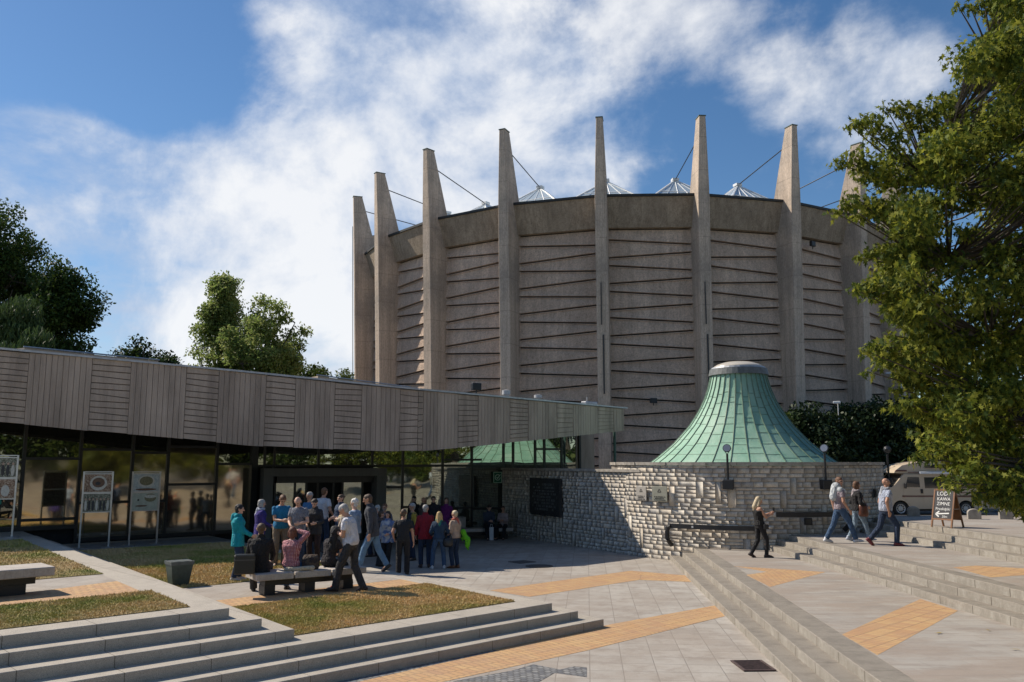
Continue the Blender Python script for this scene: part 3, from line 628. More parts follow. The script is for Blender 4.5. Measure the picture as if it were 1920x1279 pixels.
def stone_wall(name,path,length,z0f,z1,seed,label):
    """path(s)->(point, outward normal); blocks with split faces in courses of uneven height"""
    rg=random.Random(seed); root=empty(name,path(length/2)[0],label,'wall')
    V=[];LP=[];CN=[];TN=[]
    def blk(s0,s1,za,zb):
        gp=.0035; s0+=gp;s1-=gp;za+=gp;zb-=gp
        if s1-s0<.03 or zb-za<.02: return
        o=rg.uniform(.003,.009); ins=.006; base=len(V)
        m=max(1,round((s1-s0)/.16))
        ss=[s0+(s1-s0)*i/m for i in range(m+1)]
        tone=rg.choice(TONES); k=rg.uniform(.85,1.12); tone=tuple(t*k for t in tone)
        # back rim on the wall face, front rim inset, rough front
        rows=[(za,0.),(za+ins,o),((za+zb)/2,o+rg.uniform(.0,.004)),(zb-ins,o),(zb,0.)]
        for (z,d) in rows:
            for j,s in enumerate(ss):
                s_=s+(ins if j==0 else -ins if j==m else 0)*(1 if d>0 else 0)
                p,n=path(s_); dd=d+(rg.uniform(-.002,.002) if d>0 else -.03)
                if d>0 and (j in (0,m)): dd=d*.8
                V.append((p.x+n.x*dd,p.y+n.y*dd,z+(rg.uniform(-.004,.004) if d>0 else 0)))
        w=m+1
        for r_ in range(4):
            for j in range(m):
                LP.extend([base+r_*w+j,base+r_*w+j+1,base+(r_+1)*w+j+1,base+(r_+1)*w+j]); CN.append(4); TN.append(tone)
        for r_ in range(4):
            pass
        # ends
        LP.extend([base+k_*w for k_ in range(5)][::-1]); CN.append(5); TN.append(tone)
        LP.extend([base+k_*w+m for k_ in range(5)]); CN.append(5); TN.append(tone)
    # uprights: tall narrow stones interrupting the courses
    ups=[]; s=rg.uniform(.3,1.2)
    while s<length-.5:
        zt=z1-rg.uniform(.2,2.3); ups.append((s,s+rg.uniform(.17,.26),zt-rg.uniform(.4,.75),zt)); s+=rg.uniform(.25,.85)
    z=-.02
    cs=[]
    while z<z1-.05:
        h=rg.choice([.10,.12,.14,.165]); h=min(h,z1-z); 
        if z1-(z+h)<.07: h=z1-z
        cs.append((z,z+h)); z+=h
    # snap uprights to courses
    U=[]
    for (a,b_,za,zb) in ups:
        ia=min(range(len(cs)),key=lambda i:abs(cs[i][0]-za)); ib=min(range(len(cs)),key=lambda i:abs(cs[i][1]-zb))
        if ib<=ia: continue
        if any(not(b_<u[0]-.05 or a>u[1]+.05) and not (ib<u[2] or ia>u[3]) for u in U): continue
        U.append((a,b_,ia,ib)); blk(a,b_,cs[ia][0],cs[ib][1])
    for i,(za,zb) in enumerate(cs):
        cuts=sorted([(u[0],u[1]) for u in U if u[2]<=i<=u[3]]); s=0.
        spans=[]; 
        for a,b_ in cuts: spans.append((s,a)); s=b_
        spans.append((s,length))
        for a,b_ in spans:
            L_=b_-a
            if L_<.05: continue
            x=a+ (0 if L_<.7 else 0)
            while x<b_-.02:
                w=rg.choice((rg.uniform(.18,.34),rg.uniform(.28,.52)))
                if b_-(x+w)<.16: w=b_-x
                if zb>z0f(x+w/2)-.1: blk(x,x+w,za,zb)
                x+=w
    o=npmesh('stone_blocks',np.array(V)-np.array(root.location),LP,CN,M_STONE,root)
    at=o.data.color_attributes.new('tone','FLOAT_COLOR','CORNER'); arr=np.ones((len(LP),4),np.float32); arr[:,:3]=np.repeat(np.array(TN,np.float32),CN,axis=0); at.data.foreach_set('color',arr.ravel())
    return root,cs
# drum
ang0=math.atan2(29.05-DC.y,4.2-DC.x)   # where the low wall touches the drum
def drum_path(s):
    a=math.pi*1.06+s/DRAD; n=Vector((math.cos(a),math.sin(a),0)); return DC+n*DRAD,n
dlen=DRAD*math.pi*1.06
drum,_=stone_wall('round_stone_wall',drum_path,dlen,lambda s:-.1,3.02,5,'tall round wall of rough grey stone blocks below the green copper roof')
bm=NB(); lathe(bm,DC,[(DRAD-.4,-.1),(DRAD-.003,-.1),(DRAD-.003,3.02),(DRAD-.4,3.02)],240,False); obj('mortar_core',bm,M_MORT,drum)
bm=NB(); rg=random.Random(9)
for i in range(64):
    a0=2*math.pi*i/64+.0012; a1=2*math.pi*(i+1)/64-.0012; o=rg.uniform(.05,.09); z=3.025
    def q(a,r,zz): return Vector((DC.x+r*math.cos(a),DC.y+r*math.sin(a),zz))
    frustum(bm,[q(a0,DRAD+o,z),q(a1,DRAD+o,z),q(a1,DRAD+o,z+.1),q(a0,DRAD+o,z+.1)],[q(a0,DRAD-.42,z),q(a1,DRAD-.42,z),q(a1,DRAD-.42,z+.1),q(a0,DRAD-.42,z+.1)])
obj('coping',bm,M_COP,drum)
bm=NB(); lathe(bm,DC,[(.1,2.84),(DRAD-.3,2.84),(DRAD-.3,2.9),(.1,2.9)],48,True); obj('ledge_roof',bm,M_ROOF,drum)
# low wall, from the glass front to the drum
LW0=Vector((-.42,38.0,0)); LW1=Vector((4.37,29.21,0)); ld=(LW1-LW0).normalized(); ln=Vector((ld.y,-ld.x,0)); 
if ln.x>0 and ln.y>0 or ln.dot(Vector((0,0,0))-LW1)<0: ln=-ln
lwl=(LW1-LW0).length; a_t=math.atan2(ln.y,ln.x)
def low_path(s):
    if s<=lwl: return LW0+ld*s,ln
    a=a_t+(s-lwl)/(DRAD+.1); n=Vector((math.cos(a),math.sin(a),0)); c=LW1-ln*(DRAD+.1); return c+n*(DRAD+.1),n
low,_=stone_wall('low_stone_wall',low_path,lwl,lambda s:-.1,2.78,11,'straight stone wall with the dark memorial tablet, running from the glass front to the round wall')
def strip_solid(bm,path,s0,s1,n,d0,d1,z0,z1):
    for i in range(n):
        a=s0+(s1-s0)*i/n+.004; b_=s0+(s1-s0)*(i+1)/n-.004; (p,m_),(q,k_)=path(a),path(b_)
        up=lambda v,z: Vector((v.x,v.y,z))
        frustum(bm,[up(p+m_*d1,z0),up(q+k_*d1,z0),up(q+k_*d1,z1),up(p+m_*d1,z1)],[up(p+m_*d0,z0),up(q+k_*d0,z0),up(q+k_*d0,z1),up(p+m_*d0,z1)])
bm=NB(); strip_solid(bm,low_path,0,lwl,18,-.4,-.005,-.1,2.78); obj('mortar_core',bm,M_MORT,low)
bm=NB(); strip_solid(bm,low_path,0,lwl+.02,17,-.42,.08,2.785,2.88); obj('coping',bm,M_COP,low)
# ------------------------------------------------------------------ memorial tablet and plaques
def wall_frame(path,s):
    p,n=path(s); d=Vector((-n.y,n.x,0)); return p,n,d
def find_s(path,length,u):
    best=min((abs((960+F*path(length*i/2000)[0].x/(path(length*i/2000)[0].y*1.0)) -u),length*i/2000) for i in range(2000)); return best[1]
def board(name,path,s,z,w,h,th,mat,label,cat,off=.06):
    p,n,d=wall_frame(path,s); bm=NB(); c=p+n*(off+th/2); box(bm,(c.x,c.y,z),w,th,h,math.atan2(d.y,d.x)); bevel(bm,.006)
    t=empty(name,(c.x,c.y,z),label,cat); obj('plate',bm,mat,t); return t,c+n*(th/2),n,d
def glyph_rows(bm,c,n,d,z,w,rows,hh,rg,fill=.8,off=.003):
    """rows of small raised letter strokes too worn to read"""
    for r_,(frac,k) in enumerate(rows):
        x=-w/2*frac; y=z-r_*hh
        while x<w/2*frac:
            lw=rg.uniform(.5,.8)*hh*k*.6
            if rg.random()<fill:
                for sx,sy,sw,sh in ((0,0,.16,1),(.0,.0,.8,.14),(.0,.86,.8,.14),(.66,.1,.16,.8))[:rg.choice((2,3,4))]:
                    A=c+d*(x+sx*lw)+Vector((0,0,y-c.z+sy*hh*k*.62)); w_=sw*lw; h_=sh*hh*k*.62
                    P=[A,A+d*w_,A+d*w_+Vector((0,0,h_)),A+Vector((0,0,h_))]; frustum(bm,[q+n*.008 for q in P],[q-n*.002 for q in P])
            x+=lw*1.35 if rg.random()>.15 else lw*2.4
s_t=find_s(low_path,lwl,1027); pt,_n=low_path(s_t); zt=vz(1027,897,pt); zb=vz(1027,963,pt)
tab,c,n,d=board('memorial_tablet',low_path,s_t,zb,2.35,zt-zb,.10,simple('dark_bronze',(.035,.037,.038),.55,.4,12,.01,60,.3),'large dark bronze memorial tablet with rows of worn lettering on the stone wall','plaque',.09)
rg=random.Random(2); bm=NB(); H_=zt-zb
c0=Vector((c.x,c.y,0)); glyph_rows(bm,c0,n,d,zb+H_*.80,2.35,[(.62,1.),(.72,1.),(.62,.7),(.78,1.),(.85,1.),(.66,1.),(.7,1.),(.78,1.),(.6,1.)],H_*.088,rg)
obj('relief_lettering',bm,simple('worn_bronze_letters',(.22,.23,.23),.4,.2,metal=.4),tab)
bm=NB()
p_,n_,d_=wall_frame(low_path,s_t)
for k in range(26):
    x=-1.1+2.2*k/25; cc=p_+n_*.13+d_*x; box(bm,(cc.x,cc.y,zb-.05-random.uniform(0,.05)),.12,.09,.12,math.atan2(d_.y,d_.x)+random.uniform(-.3,.3))
obj('cast_flame_edge',bm,simple('dark_bronze',None) if False else MATS['dark_bronze'],tab)
for uu,vt,vb,w,mt,lab in ((1203,912,938,.50,simple('pale_plaque',(.40,.37,.33),.7,.15,10),'pale rectangular plaque on the round wall, left of its pair'),(1236,912,940,.62,simple('grey_green_plaque',(.27,.27,.22),.6,.15,10),'grey green metal plaque on the round wall, right of the pale one')):
    s_=find_s(drum_path,dlen,uu); p_,_=drum_path(s_); z1=vz(uu,vt,p_); z0=vz(uu,vb,p_)
    t,c,n,d=board('plaque',drum_path,s_,z0,w,z1-z0,.04,mt,lab,'plaque',.07)
    bm=NB(); c0=Vector((c.x,c.y,0)); 
    glyph_rows(bm,c0,n,d,z0+(z1-z0)*.28,w,[(.7,.8),(.6,.8),(.7,.8)],.05,rg,1.,)
    strip(bm,[c0+d*-.07+Vector((0,0,z0+.62*(z1-z0))),c0+Vector((0,0,z0+.82*(z1-z0))),c0+d*.07+Vector((0,0,z0+.62*(z1-z0))),c0+d*-.07+Vector((0,0,z0+.62*(z1-z0)))],.014,n)
    obj('emblem_and_text',bm,simple('plaque_ink',(.06,.055,.05),.7),t)
# little wall boxes and a red notice
def wallbox(u,v0,v1,w,mat,label,name,cat,dep=.08):
    s_=find_s(drum_path,dlen,u); p_,_=drum_path(s_); z1=vz(u,v0,p_); z0=vz(u,v1,p_)
    t,c,n,d=board(name,drum_path,s_,z0,w,z1-z0,dep,mat,label,cat,.05)
    bm=NB(); box(bm,(c.x+n.x*.01,c.y+n.y*.01,z0+.04),w*.75,.02,(z1-z0)*.7,math.atan2(d.y,d.x)); obj('cover',bm,simple('box_cover',(.03,.03,.032),.5),t); return t
wallbox(1502,971,984,.24,M_BLK,'small black socket box low on the round wall under the upper rail','wall_box','box')
wallbox(1627,917,933,.22,M_BLK,'small black box high on the right end of the round wall','wall_box','box')
wallbox(1640,876,886,.10,simple('red_notice',(.42,.05,.05),.6),'tiny red notice near the right end of the round wall','notice','sign',.02)
# handrails: flat dark beams on brackets, curving with the drum
def handrail(u0,u1,z,label,down,zdrop):
    s0=find_s(drum_path,dlen,u0) if u0>1240 else None
    pa=low_path if u0<1260 else drum_path
    t=empty('handrail',drum_path(find_s(drum_path,dlen,(u0+u1)/2))[0]+Vector((0,0,z)),label,'handrail')
    s0=find_s(drum_path,dlen,u0); s1=find_s(drum_path,dlen,u1); bm=NB(); n=14
    for i in range(n):
        a=s0+(s1-s0)*i/n; b_=s0+(s1-s0)*(i+1)/n; (p,m_),(q,k_)=drum_path(a),drum_path(b_); up=lambda v,zz: Vector((v.x,v.y,zz))
        A=[up(p+m_*.24,z-.07),up(p+m_*.36,z-.07),up(p+m_*.36,z+.07),up(p+m_*.24,z+.07)]; B=[up(q+k_*.24,z-.07),up(q+k_*.36,z-.07),up(q+k_*.36,z+.07),up(q+k_*.24,z+.07)]; frustum(bm,A,B)
    obj('rail',bm,M_BLK,t)
    for s_ in ([s0] if down==1 else [s1]):
        p,m_=drum_path(s_); bm=NB(); dd=Vector((-m_.y,m_.x,0))*(-1 if down==1 else 1)
        pts=[Vector((p.x,p.y,z))+m_*.33, Vector((p.x,p.y,z-.04))+m_*.33+dd*.10, Vector((p.x,p.y,z-.16))+m_*.33+dd*.15, Vector((p.x,p.y,z-zdrop+.2))+m_*.33+dd*.15, Vector((p.x,p.y,z-zdrop))+m_*.12+dd*.12]
        for A,B in zip(pts[:-1],pts[1:]): tube(bm,A,B,.075,.075,8)
        obj('rail_end',bm,M_BLK,t)
    for i in (2,5,8,11):
        p,m_=drum_path(s0+(s1-s0)*i/13); bm=NB(); tube(bm,Vector((p.x,p.y,z-.02))-m_*.02,Vector((p.x,p.y,z-.02))+m_*.31,.025,None,6); obj('wall_bracket',bm,M_BLK,t)
def zatw(u,v):
    p,m_=drum_path(find_s(drum_path,dlen,u)); return vz(u,v,p+m_*.33)
handrail(1262,1424,zatw(1300,988)-.0,'lower dark flat handrail with a bent down end, behind the woman in black',1,.62)
handrail(1442,1560,zatw(1500,965)-.0,'upper dark flat handrail curving round the wall to the right',0,.5)
bm=NB(); p,m_=drum_path(find_s(drum_path,dlen,1299)); q=p+m_*.365; box(bm,(q.x,q.y,zatw(1300,988)-.03),.06,.01,.06,math.atan2(m_.x,-m_.y)); o=obj('sticker',bm,simple('sticker_white',(.6,.6,.6),.5)); tag(o,'tiny white sticker on the lower handrail','sticker')
# projector lamps on brackets above the coping
def proj_lamp(u,ang,label,zt=3.75):
    p,m_=drum_path(find_s(drum_path,dlen,u)); q=p+m_*.16; t=empty('projector_lamp',q,label,'lamp','projector lamps on the round wall')
    bm=NB(); tube(bm,(q.x,q.y,2.42),(q.x,q.y,3.38),.035,None,8); obj('post',bm,M_BLK,t)
    bm=NB(); box(bm,(q.x,q.y,2.28),.34,.2,.3,math.atan2(m_.x,-m_.y)); bevel(bm,.02); obj('ballast_box',bm,M_BLK,t)
    f=Vector((math.cos(ang),math.sin(ang),.25)).normalized(); c=Vector((q.x,q.y,3.55)); bm=NB()
    tube(bm,c-f*.10,c+f*.01,.06,.12,16); tube(bm,c+f*.01,c+f*.035,.13,.13,16); obj('lamp_head',bm,M_DARK,t)
    bm=NB(); tube(bm,c+f*.037,c+f*.042,.11,.11,16); obj('lens',bm,m_glass('lamp_lens',(.32,.33,.35),.25,.5),t)
    bm=NB(); s_=f.cross(Vector((0,0,1))).normalized(); tube(bm,Vector((q.x,q.y,3.36)),c+s_*.13,.012,None,5); tube(bm,Vector((q.x,q.y,3.36)),c-s_*.13,.012,None,5); obj('yoke',bm,M_DARK,t)
proj_lamp(1361,R(250),'round projector lamp in front of the green roof, left one of the three'); proj_lamp(1535,R(235),'round projector lamp at the right foot of the green roof'); proj_lamp(1650,R(60),'round projector lamp over the right end of the stone wall, against the dark hedge')
# ------------------------------------------------------------------ copper roof
CP=[(1.00,6.34),(1.04,6.15),(1.13,5.80),(1.26,5.45),(1.42,5.12),(1.62,4.78),(1.87,4.42),(2.16,4.10),(2.44,3.80),(2.74,3.54),(3.06,3.28),(3.38,3.05),(3.6,2.92)]
def m_copper():
    b=MB_('green_copper'); n=b.noise(1.1,6,.7,b.rot(0,(1,1,.45))); n2=b.noise(9,5,.7); g_=b.noise(30,3,.8)
    geo=b.N.new('ShaderNodeSeparateXYZ'); b.L.new(b.co,geo.inputs[0])
    c=b.ramp(n,[(.3,(.17,.36,.26)),(.5,(.27,.47,.35)),(.72,(.40,.56,.44))]); c=b.mix(b.ramp(n2,[(.45,(0,0,0)),(.8,(.4,.4,.4))]),c,(.33,.42,.26)); 
    # darker, bluer speckle growing towards the right flank and the top
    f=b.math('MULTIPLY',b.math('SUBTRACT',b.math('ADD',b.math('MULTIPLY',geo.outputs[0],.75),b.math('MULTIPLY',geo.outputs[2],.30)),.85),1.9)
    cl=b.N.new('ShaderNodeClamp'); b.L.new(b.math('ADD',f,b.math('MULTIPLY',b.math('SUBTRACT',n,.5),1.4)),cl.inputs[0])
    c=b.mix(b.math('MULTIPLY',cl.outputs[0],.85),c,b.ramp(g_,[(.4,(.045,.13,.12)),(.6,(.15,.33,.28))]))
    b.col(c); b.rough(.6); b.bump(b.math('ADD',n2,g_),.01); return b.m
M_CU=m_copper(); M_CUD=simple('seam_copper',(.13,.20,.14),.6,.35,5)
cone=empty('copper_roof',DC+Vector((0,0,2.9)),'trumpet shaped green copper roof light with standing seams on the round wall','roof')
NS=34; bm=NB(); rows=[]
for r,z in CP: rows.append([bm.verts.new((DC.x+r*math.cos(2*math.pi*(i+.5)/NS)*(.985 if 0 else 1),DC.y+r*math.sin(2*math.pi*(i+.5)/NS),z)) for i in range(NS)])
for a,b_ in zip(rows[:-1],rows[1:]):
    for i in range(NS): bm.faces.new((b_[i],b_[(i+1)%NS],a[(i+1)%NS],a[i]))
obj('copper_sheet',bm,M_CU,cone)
bm=NB()
for i in range(NS):
    a=2*math.pi*(i+.5)/NS; pts=[Vector((DC.x+(r+.01)*math.cos(a),DC.y+(r+.01)*math.sin(a),z)) for r,z in CP]
    polytube(bm,pts,.022,5)
obj('standing_seams',bm,M_CUD,cone)
bm=NB(); rg=random.Random(4)
for i in range(NS):
    a0=2*math.pi*(i-.5)/NS; a1=2*math.pi*(i+.5)/NS
    for z in [3.3+.42*k+rg.uniform(-.12,.12)-(.05*k) for k in range(7)]:
        for (r0,zz0),(r1,zz1) in zip(CP[1:],CP[:-1]):
            if zz0<=z<=zz1:
                r=r0+(r1-r0)*(z-zz0)/(zz1-zz0); tube(bm,(DC.x+(r+.004)*math.cos(a0),DC.y+(r+.004)*math.sin(a0),z),(DC.x+(r+.004)*math.cos(a1),DC.y+(r+.004)*math.sin(a1),z),.009,.009,4)
obj('cross_welts',bm,M_CUD,cone)
bm=NB(); lathe(bm,DC,[(.98,6.30),(1.09,6.30),(1.04,6.54),(.9,6.54)],34); obj('collar',bm,simple('lead_collar',(.13,.14,.14),.6,.3,8),cone)
bm=NB(); lathe(bm,DC,[(.9,6.54),(.94,6.60),(.86,6.66),(.76,6.72),(.50,6.80),(.22,6.835),(.02,6.84)],32); obj('dome_light',bm,simple('acrylic_dome',(.55,.50,.42),.25,.08,3),cone,smooth=True)
bm=NB(); lathe(bm,DC,[(.85,6.545),(.99,6.545),(.97,6.60),(.85,6.60)],32); obj('dome_rim',bm,M_ZINC,cone)
# ------------------------------------------------------------------ benches
def m_plank():
    b=MB_('weathered_bench_slab'); n=b.noise(1.5,6,.7,b.rot(0,(1,6,1))); n2=b.noise(30,4,.7)
    b.col(b.mix(.3,b.ramp(n,[(.3,(.30,.26,.22)),(.6,(.50,.45,.40))]),b.ramp(n2,[(.3,(.2,.17,.15)),(.7,(.6,.56,.52))]))); b.rough(.8); b.bump(n,.01); return b.m
M_PLK=m_plank()
def bench(name,P,Q,w,ztop,zbase,nslab,label,th=.13,legs=3,legw=.3):
    P=Vector(P);Q=Vector(Q); d=(Q-P); L_=d.length; d.normalize(); az=math.atan2(d.y,d.x); t=empty(name,((P.x+Q.x)/2,(P.y+Q.y)/2,zbase),label,'bench')
    for i in range(nslab):
        c=P+d*(L_*(i+.5)/nslab); bm=NB(); box(bm,(c.x,c.y,ztop-th),L_/nslab-.03,w,th,az); bevel(bm,.012); obj('seat_slab',bm,M_PLK,t)
    c=(P+Q)/2; bm=NB(); box(bm,(c.x,c.y,ztop-th-.13),L_-.5,w*.45,.127,az); obj('frame_beam',bm,M_BLK,t)
    for i in range(legs):
        c=P+d*(.35+(L_-.7)*i/max(1,legs-1)) if legs>1 else (P+Q)/2; bm=NB(); box(bm,(c.x,c.y,zbase),legw,w*.5,ztop-th-.13-zbase,az); obj('leg',bm,M_BLK,t)
    return t
tv=Vector((.72,.69,0)); nv3=Vector((.69,-.72,0))
def nt(a,b_): return nv3*a+tv*b_   # nearly orthonormal
_a=g(480,1078,.9); _b=g(615,1068.4,.9); _a.z=_b.z=0; ad=(_b-_a).normalized(); an=Vector((-ad.y,ad.x,0)); A0=_a+an*.38
bench('stone_bench',A0,A0+ad*2.38,.76,.90,.45,3,'long pale slab bench on the middle terrace with three people sitting on it',legs=3,legw=.22)
B1=Vector((-8.05,15.25,0)); bench('stone_bench',B1-tv*5.,B1,.80,1.35,.90,2,'empty pale slab bench on the upper lawn at the left edge',legs=1,legw=4.2,th=.15)
FBp=Vector((-2.2,35.55,0)); fb_d=(Vector((.1,36.3,0))-FBp).normalized(); bench('wall_bench',FBp-fb_d*1.6,Vector((.05,36.25,0))-fb_d*.1,.75,.45,0,3,'low slab bench in the shade by the glass front, with the seated couple',legs=3,legw=.3)
bm=NB(); c=FBp+Vector((-.55,.62,0)); box(bm,(c.x,c.y,.02),1.6,.5,.85,math.atan2(fb_d.y,fb_d.x)); bevel(bm,.02); o=obj('stone_plinth',bm,M_PLK); tag(o,'pale stone block behind the far bench by the glass front','plinth')
# ------------------------------------------------------------------ bin
def make_bin():
    b0=g(324,1101,.45)+Vector((0,.30,0)); t=empty('litter_bin',b0,'square dark green tapering litter bin with a grey bag, beside the terrace kerb','bin')
    def sq(s,z,cx=0): 
        az=R(38); return [Vector((b0.x+math.cos(az+R(45+90*i))*s*.707,b0.y+math.sin(az+R(45+90*i))*s*.707,z)) for i in range(4)]
    bm=NB(); A=sq(.40,.46);B=sq(.56,1.03); C=sq(.53,1.03); D=sq(.38,.5)
    L4=[[bm.verts.new(q) for q in X] for X in (A,B,C,D)]
    bm.faces.new(L4[0][::-1]); bm.faces.new(L4[3])
    for a,b_ in zip(L4[:-1],L4[1:]):
        for i in range(4): bm.faces.new((a[i],a[(i+1)%4],b_[(i+1)%4],b_[i]))
    obj('bin_body',bm,simple('bin_green',(.055,.075,.06),.55,.25,8),t)
    bm=NB(); 
    for z,s in ((1.0,.60),(1.06,.60)):
        pass
    frustum(bm,sq(.575,.985),sq(.60,1.07)); obj('rim',bm,simple('bin_rim',(.10,.115,.11),.5),t)
    bm=NB(); rg=random.Random(1); N_=20; r0=[];r1=[]
    for i in range(N_):
        a=2*math.pi*i/N_; k=.30+rg.uniform(-.01,.015); sx=max(-.27,min(.27,k*1.3*math.cos(a))); sy=max(-.27,min(.27,k*1.3*math.sin(a))); az=R(38)
        X=b0.x+sx*math.cos(az)-sy*math.sin(az); Y=b0.y+sx*math.sin(az)+sy*math.cos(az)
        r0.append(Vector((X,Y,1.075+rg.uniform(-.005,.02)))); r1.append(Vector((b0.x+(X-b0.x)*.9,b0.y+(Y-b0.y)*.9,.9)))
    a=[bm.verts.new(q) for q in r0]; b_=[bm.verts.new(q) for q in r1]
    for i in range(N_): bm.faces.new((a[i],a[(i+1)%N_],b_[(i+1)%N_],b_[i]))
    bm.faces.new(b_); obj('bin_bag',bm,simple('bag_grey',(.10,.10,.12),.35),t); t.scale=(.84,.84,.84)
make_bin()
# ------------------------------------------------------------------ display stands with photographs
def photo_mat(name,kind):
    b=MB_(name); u=b.tc.outputs['Generated']; 
    n=b.noise(5,5,.7,u); n2=b.noise(16,4,.7,u)
    if kind==0: c=b.ramp(n2,[(.35,(.05,.02,.015)),(.5,(.30,.16,.09)),(.65,(.62,.5,.38))])
    elif kind==1: c=b.ramp(n2,[(.38,(.02,.02,.02)),(.5,(.14,.13,.08)),(.66,(.5,.52,.42))])
    elif kind==2: c=b.ramp(n,[(.4,(.38,.42,.42)),(.6,(.58,.6,.56))])
    else: c=b.ramp(n,[(.4,(.40,.42,.34)),(.6,(.50,.52,.43))])
    b.col(c); b.rough(.35); return b.m
def stand(uL,uR,zb,ytop,vt,specs,label,yy,rows=2):
    PL=g(uL[0],uL[1],zb); PR=g(uR[0],uR[1],zb); d=(PR-PL); W_=d.length; d.normalize(); n=Vector((d.y,-d.x,0)); t=empty('display_stand',(PL+PR)/2,label,'display stand')
    zt=vz(uL[0],vt,PL)
    for X in (PL,PR):
        bm=NB(); box(bm,(X.x,X.y,zb+.03),.05,.04,zt-zb-.03,math.atan2(d.y,d.x)); p=obj('post',bm,M_STEEL,t)
        bm=NB(); lathe(bm,X,[(.21,.0),(.21,.012),(.19,.03),(.05,.035)],24); obj('base_disc',bm,M_STEEL,p)
    ph=(zt-zb)*.235; gap=.035; z=zt-.03
    for k,kind in enumerate(specs):
        z1=z-.03; z0=z1-ph; c=(PL+PR)/2
        bm=NB()
        for zz in (z1,z0-.03): box(bm,(c.x,c.y,zz),W_+.0,.035,.03,math.atan2(d.y,d.x))
        obj('crossbar',bm,M_STEEL,t)
        bm=NB(); box(bm,(c.x,c.y,z0),W_-.06,.012,ph,math.atan2(d.y,d.x)); q=obj('photo_print',bm,photo_mat('photo_%s'%('food','group','dish','recipe','crowd','street')[kind],kind if kind<4 else (1 if kind==4 else 0)),t)
        # what the photograph shows, as flat printed shapes
        bm=NB(); C=Vector((c.x,c.y,(z0+z1)/2))+n*.0075
        def ell(cx,cz,rx,rz,mi,m=20):
            vs=[bm.verts.new(C+d*(cx+rx*math.cos(2*math.pi*i/m))+Vector((0,0,cz+rz*math.sin(2*math.pi*i/m)))+n*(.0004*ell.k)) for i in range(m)]; f=bm.faces.new(vs); f.material_index=mi; ell.k+=1
        ell.k=1; w=W_-.08; h=ph
        mats=[simple('print_cream',(.62,.58,.5),.4,.2,20),simple('print_brown',(.16,.08,.045),.4,.4,30),simple('print_dark',(.03,.03,.035),.4),simple('print_olive',(.22,.19,.10),.4,.3,20),simple('print_skin',(.5,.33,.24),.4)]
        if kind==0: ell(.02*w,0,.33*w,.42*h,0); ell(.02*w,.03*h,.24*w,.28*h,1); ell(.0,-.02*h,.1*w,.1*h,2)
        elif kind in (1,4):
            for i in range(7): x=-.42*w+.14*w*i; ell(x,-.15*h,.05*w,.30*h,2 if i%3 else 0); ell(x,.2*h,.035*w,.07*h,4)
        elif kind==2: ell(0,.08*h,.34*w,.36*h,0); ell(0,.10*h,.27*w,.27*h,3); ell(0,-.40*h,.42*w,.07*h,1)
        elif kind==3: ell(.2*w,.22*h,.24*w,.24*h,3); ell(.2*w,.3*h,.24*w,.1*h,0); ell(-.15*w,-.25*h,.24*w,.05*h,1); ell(-.28*w,.1*h,.04*w,.06*h,2)
        elif kind==5: ell(-.2*w,.1*h,.25*w,.3*h,2); ell(.25*w,-.1*h,.12*w,.3*h,0)
        obj('printed_picture',bm,mats,q)
        z=z0-gap
    bm=NB(); c=(PL+PR)/2; box(bm,(c.x,c.y,zt),W_+.05,.045,.03,math.atan2(d.y,d.x)); obj('top_bar',bm,M_STEEL,t)
stand((148,1028),(203,1026),.45,0,886,(0,1),'grey metal stand with a food bowl photograph above a group photograph',0)
stand((241,1023),(293,1020),.45,0,886,(2,3),'grey metal stand with a cooking dish photograph above a pale recipe picture',0)
stand((-52,1010),(22,1008),.90,0,855,(4,5),'taller grey metal stand cut by the left edge, with two crowd photographs',0)
# grates and manholes
def grate(c,w,l,az,label,z=0.):
    t=empty('drain_grate',(c.x,c.y,z),label,'drain'); bm=NB(); box(bm,(c.x,c.y,z+.002),w,l,.006,az); obj('pit',bm,simple('pit_black',(.01,.01,.01),.9),t)
    bm=NB(); dx=Vector((math.cos(az),math.sin(az),0)); dy=Vector((-dx.y,dx.x,0)); n=11
    for i in range(n): q=c+dy*(l*(i/(n-1)-.5)); box(bm,(q.x,q.y,z+.008),w,.022,.012,az)
    obj('grate_bars',bm,simple('rusty_iron',(.085,.055,.05),.7,.4,20),t)
    bm=NB()
    for s_ in (-1,1): q=c+dx*(w/2*s_); box(bm,(q.x,q.y,z+.0085),.04,l+.04,.016,az); 
    for s_ in (-1,1): q=c+dy*((l/2+.005)*s_); box(bm,(q.x,q.y,z+.009),w-.04,.03,.016,az)
    obj('grate_frame',bm,MATS['rusty_iron'],t)
grate((g(1377,1240)+g(1448,1260))/2,.46,.62,R(3),'rusty slotted drain grate at the foot of the right steps')
q=g(979,1054); t=bm=NB(); box(bm,(q.x,q.y,.003),.66,.6,.012,R(40)); bevel(bm,.004); o=obj('manhole_cover',bm,simple('cast_iron',(.085,.072,.062),.7,.3,30)); tag(o,'square dark manhole cover on the shaded plaza','manhole cover')
q=g(1011,1062); bm=NB(); lathe(bm,(q.x,q.y,.003),[(.42,0),(.42,.012)],32); o=obj('manhole_cover',bm,MATS['cast_iron']); tag(o,'round dark manhole cover at the shadow edge on the plaza','manhole cover')
